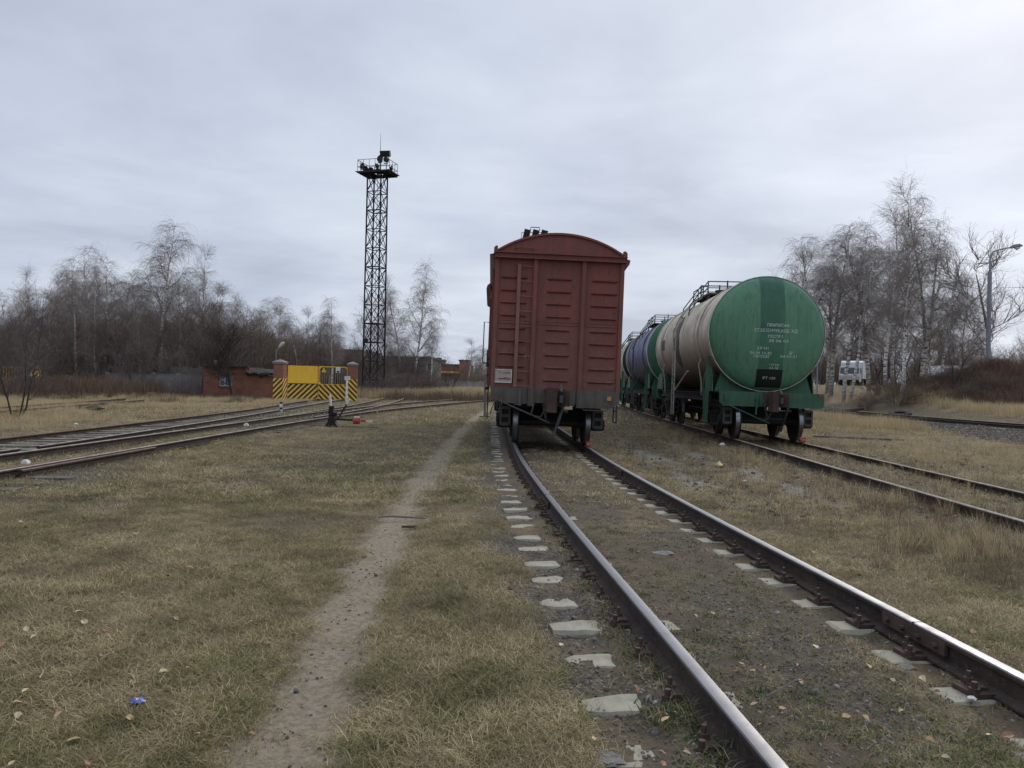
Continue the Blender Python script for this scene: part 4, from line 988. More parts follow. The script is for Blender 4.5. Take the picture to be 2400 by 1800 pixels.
def tree_segs(seed, H, kind):
    rs = np.random.RandomState(seed); trunk = []; crown = []
    up = np.array([0, 0, 1.])
    def norm(v): return v/(np.linalg.norm(v)+1e-9)
    def grow(p, d, length, r, level, n, pull, wob, store, kids, kid_fn):
        step = length/n; r0 = r
        for i in range(n):
            d = norm(d+rs.normal(0, wob, 3)+up*pull*(i+1)/n); q = p+d*step; rr = max(r*(1-(i+1)/n*.85), .004)
            store.append((p, q, r0, rr)); r0 = rr
            if kid_fn:
                for _ in range(kids): kid_fn(p+(q-p)*rs.rand(), d, (i+.5)/n, r0)
            p = q
        return p
    def side(d, ang):
        a = rs.rand()*2*math.pi; v = np.array([math.cos(a), math.sin(a), 0]); v = norm(v-d*v.dot(d)); return norm(d*math.cos(ang)+v*math.sin(ang))
    if kind == 'birch' or kind == 'weeping':
        weep = kind == 'weeping'; T = rs.uniform(.9, 1.1)
        def twig(p, d, t, r):
            L = rs.uniform(.5, 1.25)*(1.35 if weep else .9)
            grow(p, norm(side(d, R(rs.uniform(25, 60)))*.8), L, .0075, 4, 4, -.75 if weep else -.30, .13, crown, 0, None)
        def b3(p, d, t, r):
            L = rs.uniform(.7, 1.6)
            if rs.rand() > .25+.5*cur[0]/(H*.28): return
            grow(p, side(d, R(rs.uniform(25, 50))), L, .010, 3, 4, -.35 if weep else .02, .13, crown, 1, twig)
        def b2(p, d, t, r):
            L = rs.uniform(.35, .6)*cur[0]*(1.1-t*.6)
            if rs.rand() > .3+.9*cur[0]/(H*.28): return
            grow(p, side(d, R(rs.uniform(25, 50))), max(L, .5), max(r*.55, .018), 2, 5, -.10 if weep else .12, .11, crown, 2, b3)
        lean = rs.normal(0, .025, 2); p = np.zeros(3); d = norm(np.array([lean[0], lean[1], 1])); n = 16; r0 = H*.0105+.02
        rr0 = r0; pts = []
        for i in range(n):
            d = norm(d+np.array([rs.normal(0, .035), rs.normal(0, .035), .05])); q = p+d*H/n; r1 = rr0*(1-(i+1)/n)**.85+.008
            trunk.append((p, q, r0, r1)); pts.append((p, q, d, i/n, r1)); r0 = r1; p = q
        for (p, q, d, t, r) in pts:
            if t < .22: continue
            for _ in range(2):
                k = (t-.22)/.78; cur = [H*(.30 if weep else .23)*(1-k)**.8*min(1, .5+k*2)+.35]
                dd = side(d, R(rs.uniform(35, 60)-12*k))
                grow(p+(q-p)*rs.rand(), dd, cur[0]*rs.uniform(.7, 1.15), r*.42+.008, 1, 6, .25 if not weep else .10, .08, crown, 1, b2)
    elif kind == 'scrub':        # many-stemmed small tree, dense ends
        def twig(p, d, t, r): grow(p, side(d, R(rs.uniform(20, 55))), rs.uniform(.3, .8), .007, 4, 3, .1, .15, crown, 0, None)
        def b3(p, d, t, r): grow(p, side(d, R(rs.uniform(20, 50))), rs.uniform(.6, 1.2), .011, 3, 4, .1, .15, crown, 1, twig)
        def b2(p, d, t, r): grow(p, side(d, R(rs.uniform(20, 50))), H*rs.uniform(.14, .26), .022, 2, 5, .12, .13, crown, 2, b3)
        for k in range(rs.randint(3, 6)):
            a = rs.rand()*6.28; d = norm(np.array([math.cos(a)*.28, math.sin(a)*.28, 1]))
            grow(np.array([math.cos(a)*.15, math.sin(a)*.15, 0]), d, H*rs.uniform(.65, .98), H*.010, 1, 8, .05, .10, trunk, 1, lambda p, d, t, r: t > .15 and b2(p, d, t, r))
    elif kind == 'bush':
        def twig(p, d, t, r): grow(p, side(d, R(rs.uniform(20, 60))), rs.uniform(.2, .5), .006, 4, 3, .05, .18, crown, 0, None)
        def b2(p, d, t, r): grow(p, side(d, R(rs.uniform(20, 55))), H*rs.uniform(.25, .42), .009, 3, 4, .05, .16, crown, 2, twig)
        for k in range(26):
            a = rs.rand()*6.28; rr = rs.rand()*.5*H*.5; sp = rs.uniform(.2, .9)
            d = norm(np.array([math.cos(a)*sp, math.sin(a)*sp, 1]))
            grow(np.array([math.cos(a)*rr, math.sin(a)*rr, 0]), d, H*rs.uniform(.5, 1.0), .014, 1, 6, .0, .12, trunk if k < 4 else crown, 1, b2)
    elif kind == 'broad':        # widely forked, few thick boughs
        def twig(p, d, t, r): grow(p, side(d, R(rs.uniform(25, 60))), rs.uniform(.25, .6), .007, 4, 3, .35, .22, crown, 0, None)
        def b3(p, d, t, r): grow(p, side(d, R(rs.uniform(30, 60))), rs.uniform(.7, 1.4), .013, 3, 5, .35, .20, crown, 1, twig)
        def b2(p, d, t, r): t > .2 and grow(p, side(d, R(rs.uniform(25, 55))), H*rs.uniform(.14, .24), .034, 2, 6, .25, .17, crown, 1, b3)
        p = np.zeros(3); d = up.copy(); n = 10; r0 = H*.016
        for i in range(n):
            d = norm(d+rs.normal(0, .05, 3)+up*.1); q = p+d*H*.9/n; r1 = H*.016*(1-(i+1)/n*.8)
            trunk.append((p, q, r0, r1)); r0 = r1
            if i > 1:
                for _ in range(1+(i % 2)): grow(p+(q-p)*rs.rand(), side(d, R(rs.uniform(45, 70))), H*rs.uniform(.28, .42)*(1.15-i/n*.6), r1*.5, 1, 8, .35, .13, crown, 1, b2)
            p = q
    return trunk, crown
PROT = {}
def proto(key, seed, H, kind, bark_m, twig_m):
    tr, cr = tree_segs(seed, H, kind)
    PROT[key] = (seg_mesh('trunk', tr, M[bark_m], 8 if kind != 'bush' else 5), seg_mesh('crown', cr, M[twig_m], 3), H)
for k in range(3): proto('birch%d' % k, 11+k, 16, 'birch', 'birch_bark', 'twig_birch')
for k in range(3): proto('weep%d' % k, 31+k, 16, 'weeping', 'birch_bark', 'twig_birch')
proto('darkb', 41, 15, 'weeping', 'birch_bark', 'twig_birch')
for k in range(3): proto('scrub%d' % k, 51+k, 7, 'scrub', 'dark_bark', ['twig_brown', 'twig_dark', 'twig_red'][k])
for k in range(3): proto('bush%d' % k, 61+k, 2.6, 'bush', 'dark_bark', ['twig_brown', 'twig_dark', 'twig_red'][k])
proto('broad', 71, 8.5, 'broad', 'grey_bark', 'twig_birch')
M['twig_black'] = twig('blackish_twigs', (.055, .045, .042), (.04, .034, .033))
M['black_bark'] = bark('black_bark', (.04, .033, .03), (.028, .024, .022), (.03, .025, .023))
proto('gnarl', 73, 5.5, 'broad', 'black_bark', 'twig_black')
proto('young', 75, 4.5, 'scrub', 'dark_bark', 'twig_dark')
RT = random.Random(12)
def plant(key, x, y, h, name, label, cat, group=None, wid=1.0, rz=None, lean=(0, 0), z=None, sink=.05):
    tm, cm, H = PROT[key]; s = h/H
    o = empty(name, (x, y, (gz(x, y) if z is None else z)-sink), RT.uniform(0, 6.28) if rz is None else rz)
    o.scale = (s*wid, s*wid, s)
    if lean != (0, 0): o.rotation_euler = (lean[0], lean[1], o.rotation_euler[2])
    tag(o, label, cat, group)
    for nm, me in (('trunk', tm), ('crown', cm)):
        c = bpy.data.objects.new(nm, me); S.collection.objects.link(c); c.parent = o
    return o
def at_px(key, px, ytop, Y, name, label, cat, group=None, wid=1.0, **k):
    a = P(px, ytop, Y); z = gz(a.x, Y); return plant(key, a.x, Y, a.z-z, name, label, cat, group, wid, **k)
GL, GR = 'bare birches along the left skyline', 'bare birches of the right-hand grove'
for (key, px, yt, Y, lab, w) in (
    ('birch0', 62, 640, 84, 'pale thin birch at the far left of the skyline', 1.0),
    ('birch1', 140, 655, 78, 'grey leafless birch just left of the white-trunked clump', 1.0),
    ('weep0', 185, 612, 74, 'white-trunked birch at the left of the clump of four', 1.0),
    ('darkb', 210, 600, 76, 'tallest of the clumped white-trunked birches', 1.0),
    ('weep1', 250, 618, 73, 'white-trunked birch at the right of the clump of four', 1.0),
    ('birch2', 228, 640, 71, 'short birch with broken-looking white trunk inside the clump', .8),
    ('weep2', 380, 535, 76, 'tallest left-hand birch, spreading drooping arms over the thicket', 1.05),
    ('birch0', 472, 585, 84, 'narrow spire-shaped birch right of the spreading one', .7),
    ('birch1', 300, 690, 88, 'faint birch in the gap beside the spreading birch', 1.0),
    ('birch2', 560, 700, 90, 'slender birch above the brick hut', 1.0),
    ('weep0', 655, 700, 95, 'distant light birch above the solid gate leaf', 1.0),
    ('darkb', 780, 708, 76, 'dark drooping birch above the barred gate leaf', .9),
    ('birch1', 722, 730, 84, 'small birch left of the dark drooping one by the gate', .9),
    ('birch2', 912, 660, 92, 'birch right behind the floodlight mast', .85),
    ('weep1', 975, 632, 88, 'tall airy birch with one long drooping arm right of the mast', .95),
    ('birch0', 1012, 760, 86, 'low birch at the right foot of the airy one', 1.1),
    ('weep1', 110, 690, 82, 'birch with grey crown at the left end of the skyline clump', 1.2),
    ('weep2', 335, 640, 80, 'medium birch at the left side of the spreading one', 1.1),
    ('weep0', 425, 650, 80, 'medium birch at the right side of the spreading one', 1.1),
    ('birch1', 510, 680, 86, 'faint birch right of the spire-shaped one', 1.1),
    ('weep2', 610, 705, 90, 'hazy birch behind the left gate pillar', 1.1),
    ('birch0', 860, 705, 95, 'hazy birch left of the mast top bays', 1.2),
    ('weep0', 945, 690, 90, 'pale birch between mast and airy birch', 1.1),
    ('birch1', 1100, 800, 140, 'far birch beside the factory', 1.3),
    ('weep2', 1135, 812, 140, 'far birch half hidden behind the boxcar', 1.3)):
    at_px(key, px, yt, Y, 'birch_tree', lab, 'birch tree', GL, w)
for (key, px, yt, Y, lab, w, ln) in (
    ('weep0', 1905, 572, 68, 'rounded birch directly behind the green tank end', 1.15, (0, 0)),
    ('darkb', 1945, 580, 70, 'dark dense birch next to the tank', 1.0, (0, 0)),
    ('weep1', 1985, 545, 64, 'two-stemmed birch standing before the white truck', 1.0, (0, .03)),
    ('weep2', 2000, 560, 63, 'birch trunk leaning right from the truck', .95, (0, .17)),
    ('birch1', 2085, 500, 60, 'tall slim birch left of the tallest', .95, (0, 0)),
    ('birch0', 2128, 430, 53, 'tallest birch, white trunk on the bank beside the tyre', .85, (0, .115)),
    ('weep1', 2120, 560, 52.6, 'thin leaning birch stem rising from the base of the tallest', .7, (0, -.07)),
    ('darkb', 2215, 625, 62, 'shorter birch behind the weedy mound', .95, (0, 0)),
    ('birch2', 2190, 700, 66, 'low birch at the back of the right grove', 1.2, (0, 0)),
    ('birch1', 1880, 600, 72, 'birch whose crown starts right above the tank top edge', 1.1, (0, 0)),
    ('weep2', 1955, 560, 69, 'broad drooping birch between tank and truck', 1.2, (0, 0)),
    ('weep0', 2045, 535, 66, 'birch filling the middle of the right grove', 1.1, (0, 0)),
    ('weep1', 2165, 540, 64, 'birch behind and right of the tallest', 1.0, (0, 0)),
    ('birch0', 2100, 600, 70, 'lower birch behind the slim one', 1.2, (0, 0)),
    ('weep0', 2180, 480, 66, 'birch whose crown overlaps the right side of the tallest', .9, (0, 0)),
    ('weep0', 2255, 690, 68, 'birch left of the tall street lamp', 1.2, (0, 0))):
    at_px(key, px, yt, Y, 'birch_tree', lab, 'birch tree', GR, w, lean=ln)
at_px('broad', 2326, 600, 60, 'bare_tree', 'knobbly bare tree with wide boughs behind the tall street lamp', 'tree', None, 1.15)
at_px('broad', 2470, 740, 68, 'bare_tree', 'bare tree cut by the right edge of the view', 'tree', None, .9)
at_px('gnarl', 548, 790, 56, 'bare_tree', 'crooked dark tree leaning over the brick hut', 'tree', None, 1.25, lean=(0, .16))
at_px('young', 45, 700, 27, 'young_tree', 'thin dark sapling between the old rails at the left edge', 'tree', None, .8)
at_px('young', 92, 770, 47, 'young_tree', 'small sapling by the striped pillar', 'tree', None, .9)
# scrub trees and bushes of the thicket
rt = random.Random(5)
ORD = ['first', 'second', 'third', 'fourth', 'fifth', 'sixth', 'seventh', 'eighth', 'ninth', 'tenth', 'eleventh', 'twelfth', 'thirteenth', 'fourteenth', 'fifteenth', 'sixteenth', 'seventeenth', 'eighteenth', 'nineteenth', 'twentieth', 'twenty-first', 'twenty-second', 'twenty-third', 'twenty-fourth', 'twenty-fifth', 'twenty-sixth']
def zone(keys, n, x0, x1, Y0, Y1, top, name, label, cat, group, w=(.9, 1.3)):
    for i in range(n):
        px = x0+(x1-x0)*(i+rt.random())/n; Y = rt.uniform(Y0, Y1)
        yt = top(px)+rt.uniform(-22, 30) if callable(top) else top+rt.uniform(-12, 14)
        at_px(rt.choice(keys), px, yt, Y, name, label.replace('#', ORD[i]+' from the left'), cat, group, rt.uniform(*w))
skyl = lambda px: np.interp(px, [0, 100, 250, 380, 500, 620, 700, 800, 830], [740, 740, 735, 715, 712, 745, 765, 800, 830])
crowns = lambda px: np.interp(px, [-40, 60, 150, 250, 300, 380, 470, 560, 700, 800], [720, 690, 645, 645, 690, 640, 655, 715, 745, 760])
for i in range(24):
    px = -40+840*(i+rt.random())/24; at_px(rt.choice(['birch0', 'birch1', 'birch2', 'weep0', 'weep1', 'weep2', 'darkb']), px, float(crowns(px))+rt.uniform(-8, 45), rt.uniform(80, 98), 'birch_tree', 'hazy grey birch, %s from the left in the row behind the front birches' % ORD[i], 'birch tree', 'hazy birches behind the left skyline', rt.uniform(1.0, 1.4))
zone(['scrub0', 'scrub1', 'scrub2'], 26, -60, 800, 66, 84, skyl, 'scrub_tree', 'bare scrub tree, # in the taller back row behind hut and gate', 'scrub tree', 'scrub trees of the left thicket')
zone(['scrub0', 'scrub1', 'scrub2'], 20, -60, 780, 62, 72, lambda p: skyl(p)+55, 'scrub_tree', 'bare scrub tree, # in the lower front row behind hut and gate', 'scrub tree', 'scrub trees of the left thicket', (1.0, 1.5))
zone(['bush0', 'bush1', 'bush2'], 12, 95, 470, 52, 59, 870, 'bush', 'tangled leafless bush, # before the grey concrete fence', 'bush', 'bushes before the concrete fence', (1, 1.5))
zone(['bush1', 'bush2'], 12, 850, 1010, 68, 80, 868, 'bush', 'low dark bush, # round the foot of the floodlight mast', 'bush', 'bushes round the mast foot', (1.2, 1.8))
zone(['scrub1', 'scrub0'], 7, 850, 1060, 76, 92, 815, 'scrub_tree', 'many-stemmed bare tree, # below the birches beside the mast', 'scrub tree', 'scrub trees right of the mast', (1, 1.4))
zone(['scrub1', 'scrub2', 'scrub0'], 26, 740, 1000, 86, 110, lambda p: np.interp(p, [740, 860, 1000], [790, 822, 835]), 'scrub_tree', 'thin bare tree, # in front of the long dim shed', 'scrub tree', 'scrub trees before the long shed', (1, 1.5))
zone(['bush0', 'scrub0'], 5, 1050, 1145, 104, 125, 872, 'bush', 'brown bush, # behind the pale concrete fence', 'bush', 'bushes behind the pale fence', (1, 1.6))
zone(['bush2', 'bush1'], 6, 380, 500, 48, 54, 930, 'bush', 'small dry bush, # on the ground before the brick hut', 'bush', 'small bushes before the hut', (1, 1.4))
zone(['bush1', 'bush2', 'bush0'], 16, 2020, 2400, 50, 57, lambda p: np.interp(p, [2000, 2080, 2200, 2300, 2400], [915, 885, 860, 868, 880]), 'bush', 'twiggy bush, # on the weedy mound near the street lamp', 'bush', 'bushes on the right mound', (1.2, 1.7))
zone(['scrub0', 'scrub2', 'scrub1'], 26, 1860, 2440, 82, 96, lambda p: np.interp(p, [1880, 2100, 2300, 2400], [790, 750, 800, 810]), 'scrub_tree', 'many-stemmed bare tree, # behind the vehicles and right-hand birches', 'scrub tree', 'scrub trees of the right grove', (.9, 1.3))
at_px('scrub1', 2235, 760, 53, 'scrub_tree', 'fan-shaped many-stemmed tree on the mound left of the street lamp', 'scrub tree', None, 1.0)
at_px('bush2', 2068, 872, 60, 'bush', 'reddish bush before the white truck', 'bush', None, 1.4)

# ------------------------------------------------------------------ scatter: stuff made of instances
def scatter(name, label, cat, pts, rots, scl, pick, protos, kind='stuff'):
    """protos: meshes; instances on points through geometry nodes"""
    col = bpy.data.collections.new(name+'_kinds')
    for i, me in enumerate(protos):
        o = bpy.data.objects.new('%s_kind_%02d' % (name, i), me); col.objects.link(o)
    me = bpy.data.meshes.new(name); me.vertices.add(len(pts)); me.vertices.foreach_set('co', np.asarray(pts, np.float32).ravel())
    for nm, ty, a, key in (('rot', 'FLOAT_VECTOR', rots, 'vector'), ('scl', 'FLOAT_VECTOR', scl, 'vector'), ('pick', 'INT', pick, 'value')):
        at = me.attributes.new(nm, ty, 'POINT'); at.data.foreach_set(key, np.asarray(a, np.int32 if ty == 'INT' else np.float32).ravel())
    ob = bpy.data.objects.new(name, me); S.collection.objects.link(ob)
    g = bpy.data.node_groups.new(name, 'GeometryNodeTree'); g.interface.new_socket('Geometry', in_out='INPUT', socket_type='NodeSocketGeometry'); g.interface.new_socket('Geometry', in_out='OUTPUT', socket_type='NodeSocketGeometry')
    n, l = g.nodes, g.links; gi = n.new('NodeGroupInput'); go = n.new('NodeGroupOutput')
    ip = n.new('GeometryNodeInstanceOnPoints'); ci = n.new('GeometryNodeCollectionInfo'); ci.inputs['Collection'].default_value = col
    ci.inputs['Separate Children'].default_value = True; ci.inputs['Reset Children'].default_value = True
    ip.inputs['Pick Instance'].default_value = True
    def na(nm, ty):
        a = n.new('GeometryNodeInputNamedAttribute'); a.data_type = ty; a.inputs['Name'].default_value = nm
        return [o for o in a.outputs if o.enabled and o.name == 'Attribute'][0]
    l.new(gi.outputs[0], ip.inputs['Points']); l.new(ci.outputs[0], ip.inputs['Instance'])
    l.new(na('rot', 'FLOAT_VECTOR'), ip.inputs['Rotation']); l.new(na('scl', 'FLOAT_VECTOR'), ip.inputs['Scale']); l.new(na('pick', 'INT'), ip.inputs['Instance Index'])
    l.new(ip.outputs[0], go.inputs[0])
    md = ob.modifiers.new('scatter', 'NODES'); md.node_group = g
    tag(ob, label, cat, kind=kind); return ob
def blades(seed, n, rad, lmin, lmax, wid, lean, mat, curl=.6, segs=2, flat=0.):
    """a tuft of bent blades, each a tapering ribbon"""
    rs = np.random.RandomState(seed); V = []; F = []; T = []
    for i in range(n):
        a = rs.rand()*6.283; r = rad*math.sqrt(rs.rand()); b = np.array([r*math.cos(a), r*math.sin(a), -.004])
        L = rs.uniform(lmin, lmax); az = rs.rand()*6.283; ln = rs.uniform(*lean); tone = rs.rand()
        side = np.array([-math.sin(az), math.cos(az), 0]); p = b; k0 = len(V)
        for s in range(segs+1):
            w = wid*rs.uniform(.7, 1.2)*(1-.8*s/segs); V += [p-side*w/2, p+side*w/2]; T += [tone, tone]
            t = min(ln+curl*s/segs, 1.62); p = p+np.array([math.cos(az)*math.sin(t), math.sin(az)*math.sin(t), math.cos(t)])*L/segs; p[2] = max(p[2], .002+flat*rs.rand())
        F += [(k0+2*s, k0+2*s+1, k0+2*s+3, k0+2*s+2) for s in range(segs)]
    return quad_mesh('tuft', np.array(V), np.array(F), mat, False, np.array(T))
def grass_mat(name, greens, straws, dry=False):
    t = NT(name); v = t.coords('World'); s = sward(t, v); tone = t.attr('tone')
    g = t.ramp(tone, [(0, greens[0]), (.5, greens[1]), (1, greens[2])]); w = t.ramp(tone, [(0, straws[0]), (.45, straws[1]), (1, straws[2])])
    f = t.math('ADD', s, t.math('MULTIPLY', t.math('SUBTRACT', t.math('FRACT', t.math('MULTIPLY', tone, 7.3)), .32), 1.1), clamp=True)
    c = w if dry else t.mix(f, g, w)
    n13 = t.rng(t.noise(1.3, 5, .65, v), .46, .62)
    if not dry: c = t.mix(t.math('MULTIPLY', n13, .50), c, (.090, .072, .042)); c = t.mix(t.math('MULTIPLY', t.rng(t.noise(4.5, 3, .6, v), .5, .66), .35), c, (.30, .25, .15))
    if dry: c = t.mix(t.math('MULTIPLY', t.rng(t.noise(.8, 3, .6, v), .4, .65), .5), c, straws[0])
    tr = t.n.new('ShaderNodeBsdfTranslucent'); t.setv(tr.inputs[0], c); mx = t.n.new('ShaderNodeMixShader'); mx.inputs[0].default_value = .2
    m = t.done(c, .75, spec=.2); t.l.new(t.b.outputs[0], mx.inputs[1]); t.l.new(tr.outputs[0], mx.inputs[2]); t.l.new(mx.outputs[0], t.out.inputs[0])
    return m
M['grass'] = grass_mat('meadow_blades', [(.082, .082, .026), (.160, .148, .056), (.31, .285, .125)], [(.15, .11, .056), (.345, .270, .142), (.66, .56, .345)])
M['straw'] = grass_mat('dry_straw_blades', [(.1, .1, .05)]*3, [(.32, .25, .14), (.50, .40, .235), (.62, .52, .33)], True)
M['weed'] = grass_mat('dead_weed_stems', [(.1, .1, .05)]*3, [(.085, .055, .042), (.15, .10, .075), (.25, .18, .13)], True)
M['clover'] = grass_mat('low_green_leaves', [(.035, .060, .018), (.060, .095, .030), (.09, .13, .05)], [(.05, .075, .025), (.08, .10, .04), (.12, .12, .06)])
short = [blades(100+i, 44, .12, .03, .08, .0030, (1.15, 1.6), M['grass'], .4, 2, .016) for i in range(4)]+[blades(110+i, 24, .09, .03, .075, .0032, (.4, 1.3), M['grass'], .7, 3) for i in range(3)]+[blades(117, 40, .10, .018, .035, .009, (.4, 1.3), M['clover'], .4, 2)]
midg = [blades(120+i, 34, .22, .04, .10, .007, (.9, 1.55), M['grass'], .4, 2, .015) for i in range(4)]
farg = [blades(130+i, 26, .5, .06, .15, .018, (.7, 1.4), M['grass'], .4, 2) for i in range(3)]
strw = [blades(140+i, 34, .14, .18, .46, .005, (.05, .55), M['straw'], .5, 3) for i in range(3)]+[blades(144, 26, .12, .10, .25, .005, (.4, 1.3), M['straw'], .5, 2)]
strwf = [blades(150+i, 40, .45, .35, .75, .016, (.02, .35), M['straw'], .35, 3) for i in range(3)]
weedp = [blades(160+i, 22, .12, .12, .42, .004, (.02, .6), M['weed'], .25, 3) for i in range(3)]
weedf = [blades(164+i, 40, .5, .3, .8, .018, (.02, .5), M['weed'], .3, 3) for i in range(2)]
NR = np.random.RandomState(77)
def in_view(x, y, m=1.12): return np.abs(x) < y*.66*m+.7
def sample(n, y0, y1, bias=1.0, xr=None):
    """points over the ground in front of the camera, denser near it"""
    t = NR.rand(n); y = y0*(y1/y0)**(t**bias); x = (NR.rand(n)*2-1)*(y*.74+.8)
    if xr: m = (x > xr[0](y)) & (x < xr[1](y)); x, y = x[m], y[m]
    return x, y
def finish(x, y, keep, smin, smax, tilt=.15, dz=0., grow=None):
    m = NR.rand(len(x)) < keep; x, y = x[m], y[m]; n = len(x)
    z = ground_z(x, y)+dz; s = NR.uniform(smin, smax, n)
    if grow is not None: s = s*grow[m]
    return np.stack([x, y, z], 1), np.stack([NR.normal(0, tilt, n), NR.normal(0, tilt, n), NR.rand(n)*6.283], 1), np.stack([s, s, s], 1)
def rail_clear(x, y, w=.06):
    k = np.ones(len(x), bool)
    for c in (lambda q: C1(q)-.795, lambda q: C1(q)+.795): k &= np.abs(x-c(y)) > w
    return k
# short matted grass, near
x, y = sample(60000, 2.6, 11, .95); mk = masks(x, y); u = x-C1(y)
keep = (1-mk['path']*.99)*(1-mk['gravel']*.8)*(1-mk['soil']*.85)*(1-.95*mk['pale'])*rail_clear(x, y)*(1-.97*((u < -1.0) & (u > -1.42)))*(1-.3*(np.abs(u) < .75))*(1-.85*((u > .42) & (u < .75)))*(.45+.75*sst(.32, .6, fbm(x*2.4+33, y*2.4, 4)))
p, r, s = finish(x, y, keep, .6, 1.25)
s *= (.7+.6*fbm(p[:, 0]*1.1+9, p[:, 1]*1.1, 3))[:, None]; hi = fbm(p[:, 0]*.9+50, p[:, 1]*.9, 3); pk = np.where(NR.rand(len(p)) < sst(.42, .62, hi)*.5, NR.randint(4, 7, len(p)), NR.randint(0, 4, len(p)))
uu = p[:, 0]-C1(p[:, 1]); pk = np.where((np.abs(uu) < 1.0) & (NR.rand(len(p)) < .35), 7, pk); s *= np.where(np.abs(uu) < .75, .75, 1)[:, None]
scatter('short_grass', 'matted green and straw-coloured short grass of the near ground', 'grass', p, r, s, pk, short)
x, y = sample(42000, 9.5, 30, .9); mk = masks(x, y); u = x-C1(y)
keep = (1-mk['path']*.97)*(1-mk['gravel']*.85)*(1-mk['soil']*.7)*(1-.95*mk['pale'])*rail_clear(x, y, .2)*(1-.97*((u < -.95) & (u > -1.5)))*(1-.8*((u > .3) & (u < .75)))*(1-.4*(np.abs(u) < .75))
p, r, s = finish(x, y, keep, .6, 1.2); scatter('meadow_grass', 'short grass of the middle distance between the tracks', 'grass', p, r, s, NR.randint(0, 4, len(p)), midg)
x, y = sample(30000, 27, 95, .9); mk = masks(x, y)
keep = (1-mk['path']*.95)*(1-mk['gravel']*.9)*(1-mk['soil']*.6)*rail_clear(x, y, .3)
p, r, s = finish(x, y, keep, .5, 1.1); scatter('far_grass', 'short dull grass of the far field', 'grass', p, r, s, NR.randint(0, 3, len(p)), farg)
# tall straw near the tracks
x, y = sample(26000, 5.5, 34, .9, (lambda q: C1(q)+1.4, lambda q: q*.8+2)); mk = masks(x, y); u2 = x-C2(y); dE = x-CE(y)
patchy = sst(.50, .60, fbm(x*.45+11, y*.30+4, 3)); band = np.exp(-((u2+1.75)/.55)**2)*(y > 7)*sst(.42, .56, fbm(x*.8, y*.35+2, 3))
right = sst(1.6, 3.0, u2)*sst(-2.2, -3.4, dE)*sst(.40, .55, fbm(x*.35+2, y*.35, 3))
keep = np.clip(band*.40+right*.65+patchy*.03+.10*np.exp(-(u2/.9)**2), 0, 1)*(1-mk['gravel'])*(1-mk['pale']*.9)
p, r, s = finish(x, y, keep, .30, .85, .16); scatter('dry_grass', 'tall straw-coloured dry grass beside the tank wagon track', 'grass', p, r, s, NR.randint(0, 4, len(p)), strw)
x, y = sample(16000, 6, 40, .9, (lambda q: C1(q)+1.6, lambda q: q*.8+2)); u2 = x-C2(y); mk = masks(x, y)
keep = np.clip(.95*np.exp(-(u2/1.0)**2)+.35*np.exp(-((u2+1.6)/.7)**2)+.10, 0, 1)*(1-mk['gravel'])*(np.abs(np.abs(u2)-.8) > .10)
p, r, s = finish(x, y, keep, .35, .75, .14); s *= np.where(np.abs(p[:, 0]-C2(p[:, 1])) < .8, .55, 1)[:, None]
scatter('dead_weeds', 'thin brown dead weeds growing in and beside the tank wagon track', 'weeds', p, r, s, NR.randint(0, 3, len(p)), weedp)
# far straw: banks at right, field at left, reeds before the pale fence
def far_patch(n, x0, x1, y0, y1, test, smin, smax, protos, name, label, cat='grass'):
    x = NR.uniform(x0, x1, n); y = NR.uniform(y0, y1, n); k = test(x, y)*in_view(x, y, 1.2)*(1-.96*masks(x, y)['gravel'])
    p, r, s = finish(x, y, k, smin, smax, .08); return p, r, s, NR.randint(0, len(protos), len(p))
parts = [far_patch(9000, 14, 50, 28, 64, lambda x, y: sst(5, 6.5, x-CE(y))*(np.exp(-((x-33)/6)**2-((y-54)/5.5)**2) < .35)*sst(.35, .5, fbm(x*.3, y*.3, 3)), .5, 1.0, strwf, '', ''),
         far_patch(5000, 8, 22, 30, 60, lambda x, y: sst(2.0, 3.5, x-C2(y))*sst(-2, -3.2, x-CE(y))*sst(.4, .52, fbm(x*.4, y*.3, 3)), .4, .8, strwf, '', ''),
         far_patch(9000, -44, -12.4, 20, 52, lambda x, y: sst(-12.3, -13.6, x)*sst(.40, .56, fbm(x*.25+9, y*.3, 3)), .22, .5, strwf, '', ''),
         far_patch(3500, -14, 0, 66, 96, lambda x, y: sst(-16, -10, x-(y-66)*.0)*1.0, .8, 1.6, strwf, '', '')]
cat_ = lambda i: np.concatenate([q[i] for q in parts])
scatter('straw_grass', 'pale tall dry grass on the far banks and by the left tracks', 'grass', cat_(0), cat_(1), cat_(2), cat_(3), strwf)
parts = [far_patch(2600, -36, -24, 45, 57, lambda x, y: np.exp(-((x+29.5)/5)**2-((y-51)/4.5)**2), .7, 1.5, weedf, '', ''),
         far_patch(3500, 24, 44, 48, 60, lambda x, y: sst(.2, .5, np.exp(-((x-33)/6.5)**2-((y-54)/6)**2)), .5, 1.1, weedf, '', ''),
         far_patch(2500, -32, -16, 44, 58, lambda x, y: sst(.5, .6, fbm(x*.5, y*.4, 3)), .3, .7, weedf, '', ''),
         far_patch(2500, -44, 2, 60, 75, lambda x, y: np.ones_like(x)*.8*((x < -26) | (x > -10)), .5, 1.4, weedf, '', '')]
scatter('brown_weeds', 'brown dead weeds on the left bank, the mound and under the trees', 'weeds', cat_(0), cat_(1), cat_(2), cat_(3), weedf)
